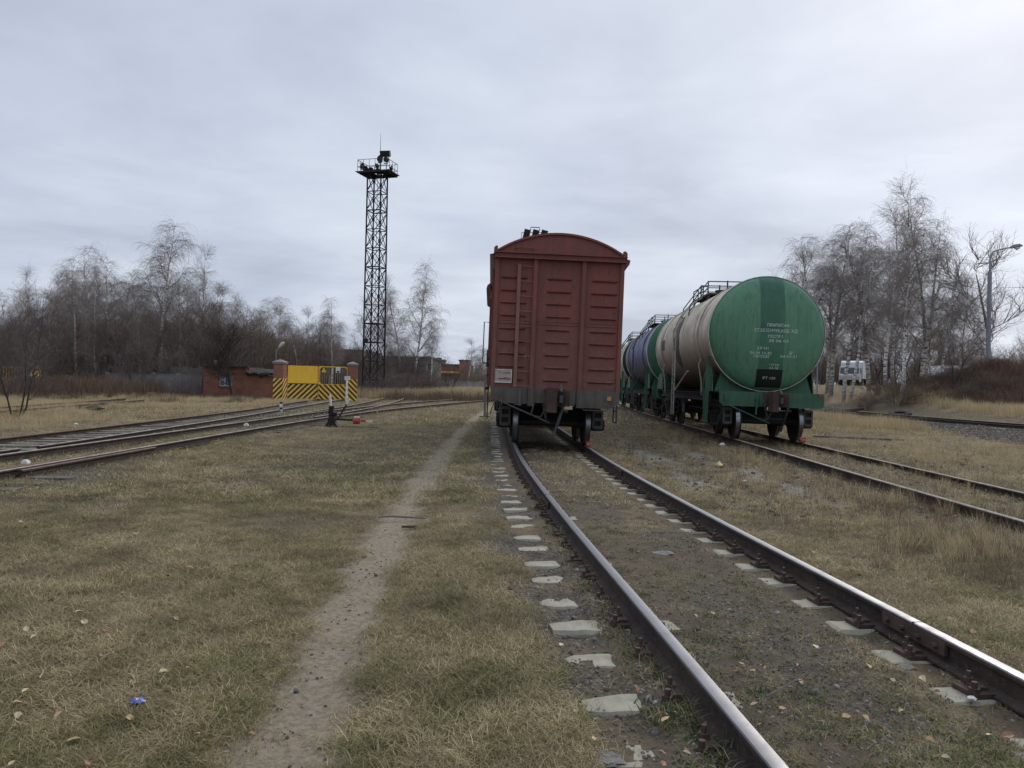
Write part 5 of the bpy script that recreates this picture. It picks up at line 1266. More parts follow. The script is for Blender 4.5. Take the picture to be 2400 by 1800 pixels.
# gravel
def stone_mesh(seed, mat):
    rs = np.random.RandomState(seed); m = MB(); V = []
    for k, (h, r) in enumerate(((-.4, .7), (.15, 1.0), (.55, .6))):
        for j in range(6):
            t = j*math.pi/3+rs.uniform(-.3, .3); q = r*rs.uniform(.7, 1.1); V.append((q*math.cos(t), q*.8*math.sin(t), h*rs.uniform(.7, 1.1)))
    V.append((0, 0, .7)); F = []
    for k in range(2): F += [(k*6+j, k*6+(j+1) % 6, (k+1)*6+(j+1) % 6, (k+1)*6+j) for j in range(6)]
    F += [(12+j, 12+(j+1) % 6, 18) for j in range(6)]
    me = bpy.data.meshes.new('pebble'); me.from_pydata([tuple(v) for v in V], [], F); me.materials.append(mat); me.update(); return me
M['peb1'] = flat('pale_pebble', (.27, .255, .235), .9); M['peb2'] = flat('grey_pebble', (.14, .13, .125), .9); M['peb3'] = flat('brown_pebble', (.12, .092, .07), .9)
pb = [stone_mesh(i, M[k]) for i, k in enumerate(('peb1', 'peb2', 'peb3', 'peb2', 'peb3'))]
x, y = sample(90000, 2.6, 16, .9); mk = masks(x, y); u = x-C1(y)
keep = np.clip(mk['gravel']*.75*(np.abs(u) < 2)*(1-mk['path'])+mk['path']*.045+mk['soil']*.18+mk['pale']*.5+.012, 0, 1)
p, r, s = finish(x, y, keep, .004, .013, .5, .002); s *= np.where(NR.rand(len(p)) < .03, 2.2, 1)[:, None]
x2 = NR.uniform(9, 27, 60000); y2 = NR.uniform(14, 58, 60000); dE = x2-CE(y2)
p2, r2, s2 = finish(x2, y2, masks(x2, y2)['gravel']*.8*in_view(x2, y2), .03, .07, .5, .0)
scatter('gravel', 'loose pale and grey stones along the path, sleepers and right-hand ballast', 'gravel', np.concatenate([p, p2]), np.concatenate([r, r2]), np.concatenate([s, s2]), np.concatenate([NR.randint(0, 5, len(p)), NR.randint(1, 5, len(p2))]), pb)
# clods of the rutted soil between the wagon tracks
x, y = sample(14000, 9, 40, .9, (lambda q: C1(q)+1.3, lambda q: C2(q)+4)); mk = masks(x, y)
M['clod'] = flat('brown_clod', (.085, .068, .054), .95); cl = [stone_mesh(20+i, M['clod']) for i in range(3)]
p, r, s = finish(x, y, mk['soil']*.5, .02, .07, .4, -.01); scatter('soil_clods', 'dark clods of churned earth between the wagons', 'soil', p, r, s, NR.randint(0, 3, len(p)), cl)
# a far-off mass of scrub closing the skyline
fr = [PROT['scrub%d' % i] for i in range(3)]
def join_proto(q):
    ms = q[:2]; V = []; F = []; n = 0
    for me in ms:
        v = np.empty(len(me.vertices)*3, np.float32); me.vertices.foreach_get('co', v); f = np.empty(len(me.loops), np.int32); me.loops.foreach_get('vertex_index', f)
        V.append(v.reshape(-1, 3)); F.append(f.reshape(-1, 4)+n); n += len(me.vertices)
    return quad_mesh('scrub', np.concatenate(V), np.concatenate(F), ms[1].materials[0])
jp = [join_proto(q) for q in fr]
n = 330; px_ = NR.uniform(-140, 860, n); yy = NR.uniform(86, 125, n); hh = np.interp(px_, [-140, 250, 500, 700, 800, 860], [8.5, 8.5, 8.8, 6.8, 5.0, 4.0])*NR.uniform(.75, 1.0, n); xx = (px_-1200)/FPX*yy
n2 = 150; px2 = NR.uniform(1850, 2600, n2); yy2 = NR.uniform(95, 130, n2); hh2 = NR.uniform(3.0, 5.5, n2); xx2 = (px2-1200)/FPX*yy2
n3 = 40; px3 = NR.uniform(1090, 1500, n3); yy3 = NR.uniform(140, 180, n3); hh3 = NR.uniform(4, 8, n3); xx3 = (px3-1200)/FPX*yy3
xx, yy, hh = np.concatenate([xx, xx2, xx3]), np.concatenate([yy, yy2, yy3]), np.concatenate([hh, hh2, hh3]); n = len(xx)
scatter('woods', 'far-off brown leafless woods behind everything', 'woods', np.stack([xx, yy, ground_z(xx, yy)-.2], 1), np.stack([np.zeros(n), np.zeros(n), NR.rand(n)*6.28], 1), np.stack([hh/7*1.25, hh/7*1.25, hh/7], 1), NR.randint(0, 3, n), jp)

# ------------------------------------------------------------------ floodlight mast
def mast():
    x, y = -12.3, 70.0; z0 = gz(x, y)-.1
    root = empty('floodlight_mast', (x, y, z0), R(-16.5)); tag(root, 'tall black lattice mast with a railed platform of floodlights', 'floodlight mast')
    H = P(884, 408, 70).z-z0; a = .67; nb = 12; bay = H/nb; T = M['tower']
    for sx in (-1, 1):
        for sy in (-1, 1): MB().bar((sx*a*1.06, sy*a*1.06, 0), (sx*a*.97, sy*a*.97, H), .105).build('leg', T, root)
    m = MB()
    for i in range(nb):
        za, zb = i*bay, (i+1)*bay; w = a
        for (p, q) in (((-w, -w), (w, -w)), ((w, -w), (w, w)), ((w, w), (-w, w)), ((-w, w), (-w, -w))):
            m.bar((*p, za+.05), (*q, zb-.05), .050); m.bar((*q, za+.05), (*p, zb-.05), .050); th = .07 if i % 3 else .10
            m.bar((*p, zb), (*q, zb), .05, th)
            c = ((p[0]+q[0])/2, (p[1]+q[1])/2, (za+zb)/2); m.box(c, (.19, .19, .21) if abs(p[0]-q[0]) > 1 else (.06, .15, .17))
    m.build('bracing', T, root)
    m = MB()
    for s in (-.14, .20): m.bar((s, .3, .5), (s, .3, H), .025)
    for zz in np.arange(.6, H, .32): m.bar((-.14, .3, zz), (.20, .3, zz), .018)
    m.build('ladder', T, root)
    MB().box((-a*.7, -a, P(870, 800, 70).z-z0), (.35, .3, .4)).build('control_box', T, root)
    pw, pd = 1.40, 1.10
    m = MB()
    m.box((-.95, 0, H+.04), (1.35, pd*2, .05)); m.box((1.0, 0, H+.04), (1.25, pd*2, .05)); m.box((0, -.75, H+.04), (.8, .8, .05)); m.box((0, .85, H+.04), (.8, .6, .05))
    for s in (-1, 1): m.box((0, s*pd, H-.03), (pw*2, .06, .14)); m.box((s*pw, 0, H-.03), (.06, pd*2, .14)); m.box((s*a, 0, H-.06), (.08, pd*2, .12)); m.box((0, s*a, H-.06), (pw*2, .08, .12))
    m.build('platform', T, root)
    m = MB()
    for s in (-1, 1):
        for zz in (.45, 1.05): m.bar((-pw, s*pd, H+zz), (pw, s*pd, H+zz), .035); m.bar((s*pw, -pd, H+zz), (s*pw, pd, H+zz), .035)
        for t in np.linspace(-1, 1, 6): m.bar((t*pw, s*pd, H), (t*pw, s*pd, H+1.05), .03)
        for t in np.linspace(-1, 1, 5): m.bar((s*pw, t*pd, H), (s*pw, t*pd, H+1.05), .03)
        m.bar((-pw, s*pd, H+1.0), (-pw*.4, s*pd, H), .025); m.bar((pw*.1, s*pd, H), (pw*.6, s*pd, H+1.05), .025)
    m.build('railing', M['iron_grey'], root)
    MB().cyl((.22, 0, H), (.22, 0, H+1.6), .045, n=8).cyl((.22, 0, H+1.6), (.22, 0, H+3.6), .030, .010, n=6).build('lightning_rod', T, root)
    for (x, zz, sy, az, el) in ((-1.05, .55, -1, 200, 5), (-.75, .30, -1, 180, -20), (-.25, .15, -1, 150, -25), (-.45, .50, 1, 120, -10), (.25, 1.40, 0, 180, 0), (.32, .45, -1, 240, -15), (.62, 1.05, -1, 170, 0), (1.2, .95, -1, 135, 10), (.95, .65, 1, 60, 0)):
        d = Vector((math.sin(R(az)), math.cos(R(az)), math.sin(R(el)))).normalized(); c = Vector((x, sy*.85, H+zz)); 
        o = MB().cyl(c-d*.18, c+d*.03, .13, .26, n=14).cyl(c+d*.03, c+d*.08, .265, .265, n=14).build('floodlight', T, root, True)
        MB().tube([c+Vector((-.22, 0, 0)), c+Vector((-.20, 0, -.28)), c+Vector((.20, 0, -.28)), c+Vector((.22, 0, 0))], .02, 5).box(c+Vector((0, 0, -.31)), (.35, .12, .04)).build('bracket', T, o)
    o = MB().box((.85, -.3, H+1.66), (.85, .45, .52), (.35, 0, R(8))).box((.85, -.45, H+1.38), (.74, .05, .05)).build('floodlight', T, root); MB().bar((.5, -.3, H+1.05), (.5, -.3, H+1.6), .04).bar((1.2, -.3, H+1.05), (1.2, -.3, H+1.6), .04).build('bracket', T, o)
mast()

# ------------------------------------------------------------------ gate, pillars, hut, fences
def zg(x, y): return gz(x, y)
def pillar(x, y, h, rz, label, mat_s, w=.66):
    root = empty('brick_pillar', (x, y, zg(x, y)-.05), rz); tag(root, label, 'gate pillar', 'brick gate pillars')
    hs = 1.58
    MB().box((0, 0, hs/2), (w+.01, w+.01, hs)).build('striped_base', M[mat_s], root)
    MB().box((0, 0, (hs+h-.3)/2), (w, w, h-.3-hs)).build('shaft', M['brick'], root)
    c = MB().box((0, 0, h-.27), (w+.10, w+.10, .07)).box((0, 0, h-.20), (w+.16, w+.16, .07)); q = w/2+.08
    c.add([(-q, -q, h-.16), (q, -q, h-.16), (q, q, h-.16), (-q, q, h-.16), (0, 0, h+.02)], [(0, 1, 4), (1, 2, 4), (2, 3, 4), (3, 0, 4), (3, 2, 1, 0)]); c.build('cap', M['concrete_light'], root)
    return root
YG = 54.0
xl, xr = P(656, 900, YG).x, P(826, 900, YG+1.5).x
pillar(xl, YG, 2.86, R(-8), 'left brick gate pillar with forward-slanting hazard stripes and grey pointed cap', 'stripe_f')
pillar(xr, YG+1.5, 2.82, R(10), 'right brick gate pillar with backward-slanting hazard stripes and grey pointed cap', 'stripe_b')
ga, gb = P(674, 900, YG-.05), P(744.5, 900, YG+.5); gc, gd = P(746, 900, YG+.5), P(815, 900, YG+1.3)
def leaf(a, b, solid, label):
    w = (b-a).xy.length; rz = math.atan2(b.y-a.y, b.x-a.x); z0 = max(zg(a.x, a.y), zg(b.x, b.y))+.12
    root = empty('gate_leaf', (a.x, a.y, z0), rz); tag(root, label, 'gate', 'two leaves of the yellow gate')
    h = 2.28; hs = 1.02
    m = MB().box((w/2, .0, .03), (w, .06, .06)).box((w/2, 0, h-.03), (w, .06, .06)).box((.03, 0, h/2), (.06, .06, h)).box((w-.03, 0, h/2), (.06, .06, h)).box((w/2, 0, hs), (w, .05, .05))
    m.build('frame', M['yellow'], root)
    MB().box((w/2, -.04, hs/2), (w-.02, .02, hs)).build('striped_panel', M['stripe_f' if solid else 'stripe_b'], root)
    if solid:
        MB().box((w/2, -.045, (hs+h)/2+.02), (w-.02, .02, h-hs-.06)).build('yellow_panel', M['yellow'], root)
        MB().box((w/2, -.058, hs+.015), (w, .02, .03)).build('dark_seam', M['iron'], root)
    else:
        m = MB()
        for x in np.linspace(.12, w-.12, 13): m.bar((x, 0, hs), (x, 0, h-.05), .036)
        m.build('bars', M['dusty_bar'], root)
        m = MB()
        for (x, z, dx, dz) in ((.06, hs+.03, .16, .16), (.06, h-.06, .16, -.16), (w-.06, h-.06, -.16, -.16)): m.prism([(x, z), (x+dx, z), (x, z+dz)], 'y', -.035, -.02)
        m.build('gusset', M['yellow'], root)
        t = MB().prism([(.15, h-.42), (.55, h-.42), (.35, h-.07)], 'y', -.07, -.05).build('warning_sign', M['yellow_sign'], root)
        MB().bar((.15, -.073, h-.42), (.55, -.073, h-.42), .012).bar((.55, -.073, h-.42), (.35, -.073, h-.07), .012).bar((.35, -.073, h-.07), (.15, -.073, h-.42), .012).build('border', M['ink'], t)
        q = text_obj('!', .26, M['ink'], t); q.location = (.35, -.075, h-.30)
        s = MB().box((w-.70, -.06, h-.24), (.30, .02, .38)).build('notice', M['white'], root)
        MB().box((w-.70, -.072, h-.35), (.19, .006, .12)).build('green_mark', M['green_sign'], s); MB().tube([(w-.74, -.074, h-.26), (w-.72, -.074, h-.12), (w-.68, -.074, h-.12)], .008, 4).build('figure', M['ink'], s)
M['yellow_sign'] = flat('warning_yellow', (.80, .60, .05), .5)
leaf(ga, gb, True, 'solid yellow gate leaf over forward-slanting hazard stripes'); leaf(gc, gd, False, 'barred gate leaf with warning triangle and white notice above backward-slanting stripes')
def lamp_small():
    b = P(646, 850, YG+.6); root = empty('gate_lamp', (b.x, YG+.7, zg(b.x, YG)), 0); tag(root, 'small white lamp on a thin pole behind the left gate pillar', 'lamp')
    z1 = P(646, 822, YG+.6).z-root.location.z
    MB().tube([(0, 0, 0), (0, 0, z1), (.08, 0, z1+.12), (.22, 0, z1+.26)], .028, 7).build('pole', M['lamp_grey'], root, True)
    MB().tube([(.18, 0, z1+.22), (.30, 0, z1+.38), (.45, 0, z1+.52), (.54, 0, z1+.60)], [.05, .10, .12, .06], 9).build('lamp_head', M['frame_white'], root, True)
lamp_small()
def hut():
    Y = 58.0; a, b = P(478, 900, Y), P(645, 900, Y); z = zg(a.x+2, Y)-.08; w = b.x-a.x
    root = empty('brick_hut', (a.x, Y, z)); tag(root, 'low old red-brick hut with small window and collapsing felt roof left of the gate', 'hut')
    h = P(480, 860, Y).z-z; h2 = P(620, 880, Y).z-z; wx = w*.60
    x0, x1 = P(515, 890, Y).x-a.x, P(546, 890, Y).x-a.x; za, zb = P(520, 905, Y).z-z, P(520, 875, Y).z-z
    m = MB()
    m.box((x0/2, 0, h/2), (x0, .30, h)); m.box(((x0+x1)/2, 0, za/2), (x1-x0, .30, za)); m.box(((x0+x1)/2, 0, (zb+h)/2), (x1-x0, .30, h-zb)); m.box(((x1+wx)/2, 0, h/2), (wx-x1, .30, h))
    m.box(((wx+w)/2, 0, h2/2), (w-wx, .30, h2)); m.box((.15, 1.9, h/2), (.30, 3.5, h)); m.box((w-.15, 1.9, h2/2), (.30, 3.5, h2)); m.box((w/2, 3.6, h2/2), (w-.6, .3, h2))
    m.box((wx, 1.9, h/2), (.25, 3.5, h-.02))
    m.build('wall', M['brick'], root)
    m = MB().box((wx/2-.05, 1.7, h+.04), (wx+.25, 4.1, .08)); rs = random.Random(2)
    for i in range(16): m.box((rs.uniform(0, wx), -.33+rs.uniform(-.02, .04), h+.05), (rs.uniform(.15, .5), .06, rs.uniform(.05, .12)), (0, rs.uniform(-.1, .1), 0))
    m.build('roof', M['felt'], root)
    m = MB(); V = []; n = 10
    for i in range(n+1):
        x = wx-.1+(w-wx+.1)*i/n; V += [(x, -.55+rs.uniform(-.05, .1), h-.30-.28*i/n*(1 if i < 8 else .8)+rs.uniform(-.05, .05)), (x, .6, h-.05-.15*i/n+rs.uniform(-.05, .05)), (x, 3.4, h+.0-.1*i/n)]
    m.add(V, [(i*3+k, (i+1)*3+k, (i+1)*3+k+1, i*3+k+1) for i in range(n) for k in range(2)])
    for i in range(14): m.box((rs.uniform(wx+.1, w-.1), rs.uniform(-.5, -.2), h-.42+rs.uniform(-.12, .10)), (rs.uniform(.2, .7), .3, .05), (rs.uniform(-.5, .3), rs.uniform(-.35, .35), 0))
    m.build('sagging_roof', M['felt'], root)
    MB().box((wx+(w-wx)*.55, -.2, h2+.03), ((w-wx)*.8, .04, .04)).build('gutter', M['concrete_light'], root)
    g = MB().box(((x0+x1)/2, .02, (za+zb)/2), (x1-x0, .02, zb-za)).build('window', M['glass'], root)
    MB().box(((x0*.25+x1*.75), .0, (za+zb)/2-.05), ((x1-x0)*.5, .02, (zb-za)*.8)).build('teal_board', M['teal'], g)
    m = MB()
    for x in (x0+.04, x0+(x1-x0)*.42, x1-.04): m.box((x, -.03, (za+zb)/2), (.07, .05, zb-za))
    for zz in (za+.03, (za+zb)/2, zb-.03): m.box((x0+(x1-x0)*(.22 if zz == (za+zb)/2 else .5), -.025, zz), ((x1-x0)*(.44 if zz == (za+zb)/2 else 1), .045, .06))
    m.build('frame', M['frame_white'], g)
    MB().box(((x0+x1)/2, -.18, zb+.04), (x1-x0+.3, .06, .06)).box(((x0+x1)/2, -.18, za-.04), (x1-x0+.1, .10, .05)).build('lintel', M['iron_grey'], root)
    MB().tube([(.15, -.2, h-.35), (1.6, -.2, h-.55), (3.0, -.2, h-.42)], .012, 5).build('cable', M['iron_grey'], root)
    MB().tube([(.05, .3, h), (.05, .3, h+1.1), (-.15, .3, h+1.15)], .025, 6).build('pipe', M['iron_brown'], root)
    MB().tube([(.62, .5, h), (.62, .5, h+.25)], .03, 6).lathe([(.01, .0), (.12, .05), (.16, .18), (.10, .30), (.01, .33)], 'z', (.62, .5, h+.2), 12).build('vent_cowl', M['frame_white'], root, True)
hut()
def panel_fence(name, a, b, h, label, mat, n, wire=False):
    a, b = Vector(a), Vector(b); rz = math.atan2(b.y-a.y, b.x-a.x); L = (b-a).length
    root = empty(name, (a.x, a.y, 0), rz); tag(root, label, 'fence'); w = L/n
    for i in range(n):
        mx = a+(b-a)*((i+.5)/n); z = zg(mx.x, mx.y)-.15; o = MB().box((w*(i+.5), 0, z+h/2), (w-.06, .12, h)).box((w*(i+.5), -.07, z+h*.55), (w-.5, .03, h*.62)).box((w*(i+.5), -.005, z+h+.03), (w-.06, .2, .06)).build('panel', M[mat], root)
        MB().box((w*i, .0, z+(h+.15)/2), (.16, .2, h+.15)).build('post', M[mat], root)
    return root
a = P(250, 900, 63); b = P(476, 900, 61); panel_fence('concrete_fence', (a.x, 63, 0), (b.x, 60.8, 0), 1.75, 'weathered grey concrete fence left of the brick hut', 'concrete', 4)
a = P(985, 900, 92); b = P(1240, 900, 112); panel_fence('concrete_fence', (a.x, 92, 0), (b.x, 112, 0), 1.75, 'pale concrete panel fence in the distance left of the boxcar', 'concrete_light', 8)
root = empty('wooden_fence', (P(400, 900, 62.4).x, 62.4, 0)); tag(root, 'dark jagged board fence rising above the concrete fence beside the hut', 'fence')
m = MB(); rs = random.Random(8)
for i in range(22): hh_ = rs.uniform(.25, .5); m.box((i*.125, 0, 1.75+hh_/2), (.09, .03, hh_+.3))
m.build('boards', M['timber'], root)
MB().box((1.4, .03, 1.75), (2.8, .05, .08)).build('rail_bar', M['timber'], root)

# signs, posts, switch stand
def signpost():
    p = P(812, 945, 50.5); z = zg(p.x, 50.5); root = empty('sign_post', (p.x, 50.5, z-.05)); tag(root, 'white sign post with small white plate in front of the right gate pillar', 'sign')
    h = P(813, 885, 50.5).z-z
    MB().box((0, 0, h/2), (.11, .09, h)).build('post', M['white'], root)
    s = MB().box((.04, -.06, h+.02), (.36, .03, .24)).build('sign_plate', M['white'], root)
    q = text_obj('ГРАНИЦА', .065, M['blue_ink'], s); q.location = (.04, -.078, h+.06); q = text_obj('ПОСТА', .06, M['green_sign'], s); q.location = (.04, -.078, h-.04)
signpost()
def limit_post():
    p = P(658.5, 969, 33.9); z = zg(p.x, 33.9); root = empty('limit_post', (p.x, 33.9, z-.03)); tag(root, 'short black and white banded post between the left tracks', 'limit post')
    for i, (a, b, k) in enumerate(((0, .18, 'white'), (.18, .27, 'ink'), (.27, .42, 'white'), (.42, .50, 'ink'))): MB().cyl((0, 0, a), (0, 0, b), .065, n=10).build('band', M[k], root)
limit_post()
def switch_stand():
    x, y = -5.72, 25.2; z = zg(x, y); root = empty('switch_stand', (x, y, z)); tag(root, 'black hand-operated switch stand with white lever and red counterweight', 'switch stand')
    MB().prism([(-.26, 0), (.28, 0), (.22, .04), (.12, .16), (.08, .34), (-.08, .34), (-.12, .14), (-.22, .04)], 'y', -.16, .16).build('base', M['iron'], root)
    MB().box((-.02, 0, .50), (.15, .14, .36)).box((.05, 0, .40), (.22, .10, .12)).cyl((-.02, -.12, .48), (-.02, .12, .48), .09, n=12).build('body', M['iron'], root)
    MB().bar((-.05, 0, .66), (-.06, 0, .90), .07, .05).bar((-.06, 0, .90), (-.08, 0, 1.04), .06, .045).build('target_post', M['white'], root)
    MB().bar((.20, 0, .30), (.46, 0, .74), .045).build('lever', M['iron'], root); MB().bar((.46, 0, .74), (.54, 0, .90), .055).build('lever_grip', M['white'], root)
    MB().bar((.10, 0, .26), (.66, 0, .24), .06).build('weight_arm', M['iron'], root)
    w = MB().cyl((.70, -.08, .22), (.88, -.08, .22), .10, n=8).box((.79, 0, .22), (.19, .20, .20)).build('counterweight', M['red_bright'], root)
    MB().box((.79, 0, .335), (.17, .16, .03)).build('white_cap', M['white'], w)
    MB().bar((.92, 0, .22), (1.08, 0, .22), .06).build('red_handle', M['red_bright'], root); MB().bar((1.08, 0, .22), (1.28, 0, .21), .05).build('white_handle', M['white'], root)
    MB().bar((.3, -.02, .03), (1.5, -.1, .03), .022).bar((-.3, 0, .04), (-.95, .05, .05), .03).build('pull_rod', M['iron_grey'], root)
switch_stand()
def endpost():
    x, y = -1.13, 33.5; z = zg(x, y); root = empty('post', (x, y, z)); tag(root, 'grey steel post on a base plate where the footpath meets the boxcar', 'post')
    root.name = 'steel_post'
    MB().box((0, 0, .9), (.10, .08, 1.8)).build('shaft', M['timber_pale'], root); MB().box((0, 0, .015), (.44, .3, .03)).build('base_plate', M['iron'], root)
endpost()
def left_things():
    y = 52.0; p = P(67, 925, y); z = zg(p.x, y); root = empty('disc_sign', (p.x, y, z-.05)); tag(root, 'round white disc signal on a short white post at the far left', 'signal')
    h = P(67, 878, y).z-z
    MB().box((0, 0, h/2), (.14, .1, h)).build('post', M['white'], root)
    d = MB().cyl((.02, -.05, h+.02), (.02, -.10, h+.02), .22, n=24).build('disc', M['white'], root); MB().box((.02, -.11, h-.12), (.26, .02, .10)).box((.02, -.11, h+.12), (.12, .02, .10)).build('black_mark', M['ink'], d)
    y = 53.0; p = P(84, 930, y); root = empty('striped_pillar', (p.x, y, zg(p.x, y))); tag(root, 'dark pillar with faded hazard stripes behind the disc signal', 'pillar')
    MB().box((0, 0, .9), (.42, .4, 1.8)).build('shaft', M['stripe_f'], root); MB().box((0, 0, 1.85), (.5, .5, .1)).build('cap', M['concrete'], root)
    y = 54.0; a, b = P(-40, 890, y), P(62, 890, y); z1, z2 = P(10, 888, y).z, P(10, 860, y).z
    root = empty('yellow_gate', (a.x, y, 0)); tag(root, 'yellow barred gate seen through the branches at the left edge', 'gate'); w = b.x-a.x
    MB().box((w/2, 0, z1), (w, .05, .05)).box((w/2, 0, z2), (w, .05, .05)).build('frame', M['yellow_dull'], root)
    m = MB()
    for x in np.linspace(0, w, 16): m.bar((x, 0, z1), (x, 0, z2), .03)
    m.build('bars', M['yellow_dull'], root)
    MB().box((w/2, .03, (z1+zg(a.x, y))/2-.1), (w, .03, z1-zg(a.x, y)-.2)).build('lower_panel', M['red_dark'], root)
left_things()

# ------------------------------------------------------------------ far buildings
def building(name, label, px0, px1, ytop, Y, depth, mat, roof=None, wins=None, win_mat='glass', zb=0):
    a, b = P(px0, 880, Y), P(px1, 880, Y); h = P((px0+px1)/2, ytop, Y).z-zb; w = b.x-a.x
    root = empty(name, (a.x, Y, zb)); tag(root, label, 'building')
    MB().box((w/2, depth/2, h/2), (w, depth, h)).build('wall', M[mat], root)
    MB().box((w/2, depth/2, h+.15), (w+.5, depth+.5, .3)).build('roof', M[roof or 'felt'], root)
    if wins:
        n, rows, ww, wh, z0, dz = wins
        for r_ in range(rows):
            for i in range(n):
                x = w*(i+.5)/n; f = MB().box((x, -.02, z0+r_*dz), (ww, .08, wh)).build('window', M[win_mat], root)
                MB().box((x, -.07, z0+r_*dz), (.08, .04, wh)).box((x, -.07, z0+r_*dz+wh/2), (ww, .05, .06)).build('frame', M['frame_white'], f)
    return root
building('long_shed', 'long dim grey shed glimpsed through the birches beside the mast', 745, 1010, 838, 125, 18, 'shed', None, (14, 1, 1.4, 2.2, 3.4, 3))
building('upper_hall', 'taller grey hall with sloping roofline behind the right gate pillar', 750, 850, 822, 150, 20, 'shed', None, (8, 1, 1.5, 2, 5.5, 3))
building('white_house', 'pale house glimpsed between trunks behind the left thicket', 300, 385, 772, 135, 12, 'bldg_white', None, (6, 2, 1.6, 1.6, 3.0, 3.2))
Yb = 215
b1 = building('brick_factory', 'low red-brick factory block in the far distance left of the boxcar', 1005, 1100, 856, Yb, 20, 'brick_far')
MB().box((5.5, -.1, 4.2), (11, .3, .35)).build('yellow_pipe', M['yellow'], b1); MB().box((6, -.05, 2.4), (5.5, .2, 2.4)).build('dark_opening', M['felt'], b1); MB().box((2, 3, 7.6), (2.2, 2, 1.0)).build('roof_vent', M['felt'], b1)
building('brick_tower', 'taller square red-brick block at the right end of the far factory', 1076, 1100, 846, Yb-4, 3.5, 'brick_far')
building('brick_annex', 'small red-brick penthouse at the left end of the far factory', 1016, 1037, 845, Yb+3, 10, 'brick_far')

# ------------------------------------------------------------------ right-hand side: lamp, vehicles, tyre, log
def street_lamp():
    y = 58.0; p = P(2315, 875, y); z = zg(p.x, y); root = empty('street_lamp', (p.x, y, z-.1)); tag(root, 'tall grey street lamp with curved arm, beyond the weedy mound', 'street lamp')
    z1 = P(2318, 633, y).z-z; z2 = P(2318, 594, y).z-z
    MB().cyl((0, 0, 0), (0, 0, z1), .17, .14, n=12).build('pole', M['lamp_grey'], root, True)
    MB().tube([(0, 0, z1-.05), (0, 0, z2-.3), (.08, 0, z2+.05), (.30, 0, z2+.28), (.75, 0, z2+.42), (1.60, 0, z2+.60)], [.075, .065, .06, .055, .05, .05], 8).build('arm', M['lamp_grey'], root, True)
    MB().tube([(1.45, 0, z2+.55), (1.7, 0, z2+.66), (2.1, 0, z2+.74), (2.35, 0, z2+.72)], [.07, .14, .15, .05], 10).build('lamp_head', M['lamp_grey'], root, True)
    MB().tube([(1.78, 0, z2+.56), (1.95, 0, z2+.52), (2.15, 0, z2+.58)], [.08, .13, .07], 10).build('lamp_glass', M['lamp_glass'], root, True)
    MB().tube([(0, 0, P(2318, 672, y).z-z), (5, 2, P(2318, 668, y).z-z+.3)], .012, 4).build('cable', M['iron'], root)
street_lamp()
def thin_pole():
    y = 63.0; p = P(1915, 905, y); z = zg(p.x, y); root = empty('thin_pole', (p.x, y, z-.1)); tag(root, 'thin pale pole with bulbous white foot right of the tank end', 'pole')
    h = 7.5
    MB().cyl((0, 0, 0), (0, 0, h), .06, n=8).build('shaft', M['lamp_grey'], root); MB().lathe([(.22, 0), (.24, .35), (.12, .6), (.06, .75)], 'z', (0, 0, .1), 14).build('foot', M['frame_white'], root, True)
thin_pole()
def wheel_part(root, x, y, r=.45, wdt=.28, ax='y'):
    w = MB().lathe([(r*.55, -wdt/2), (r*.95, -wdt/2), (r, -wdt*.3), (r, wdt*.3), (r*.95, wdt/2), (r*.55, wdt/2)], 'y', (x, y, r), 20).build('wheel', M['rubber'], root, True)
    MB().lathe([(.02, -wdt*.4), (r*.3, -wdt*.42), (r*.56, -wdt*.30), (r*.56, wdt*.3), (.02, wdt*.35)], 'y', (x, y, r), 16).build('rim', M['lamp_grey'], w, True)
def truck():
    y = 76.0; a = P(1949, 905, y); z = zg(a.x+2, y)+.0; root = empty('truck', (a.x+1.9, y, z), R(58)); tag(root, 'white box truck parked behind the two-stemmed birch', 'truck'); root.scale = (.82, .82, .82)
    MB().prism([(.0, .85), (.0, 2.2), (.12, 2.75), (.6, 2.95), (5.2, 2.95), (5.2, .85)], 'y', -1.2, 1.2).build('cargo_box', M['tarp'], root)
    c = MB().prism([(-1.7, .45), (-1.75, 1.2), (-1.62, 1.35), (-1.25, 2.2), (-.15, 2.25), (-.15, .45)], 'y', -1.1, 1.1).build('cab', M['van'], root)
    MB().prism([(-1.64, 1.4), (-1.33, 2.1), (-1.28, 2.1), (-1.6, 1.4)], 'y', -1.0, 1.0).box((-.75, -1.105, 1.7), (.7, .02, .6)).build('window', M['glass'], c)
    h = MB().box((-1.76, -.8, .9), (.04, .3, .15)).box((-1.76, .8, .9), (.04, .3, .15)).build('headlight', M['lamp_glass'], c)
    MB().box((1.9, 0, .65), (6.6, .9, .25)).box((-1.72, 0, .55), (.12, 2.1, .25)).build('chassis', M['iron'], root)
    for x in (-1.0, 4.0):
        for s in (-1, 1): wheel_part(root, x, s*.95)
truck()
def van():
    y = 80.0; a = P(2180, 885, y); z = zg(a.x+2, y)+.0; root = empty('van', (a.x, y, z)); tag(root, 'white delivery van showing only its roof above the mound', 'van')
    z0 = z; top = P(2230, 857, y).z-z
    b = MB().prism([(.0, .4), (.02, 1.0), (.25, top-.35), (.6, top-.05), (3.6, top), (4.2, top-.25), (4.85, 1.35), (5.3, 1.15), (5.4, .4)], 'y', -.95, .95).build('body', M['van'], root)
    MB().prism([(4.05, top-.35), (4.3, top-.35), (4.85, 1.42), (4.0, 1.42)], 'y', -.97, .97).build('windscreen', M['glass'], root)
    MB().prism([(.5, 1.5), (.6, top-.3), (3.7, top-.3), (3.75, 1.5)], 'y', -.965, -.96).build('window', M['glass'], b)
    for x in (1.0, 4.4):
        for s in (-1, 1): wheel_part(root, x, s*.85, .34, .22)
van()
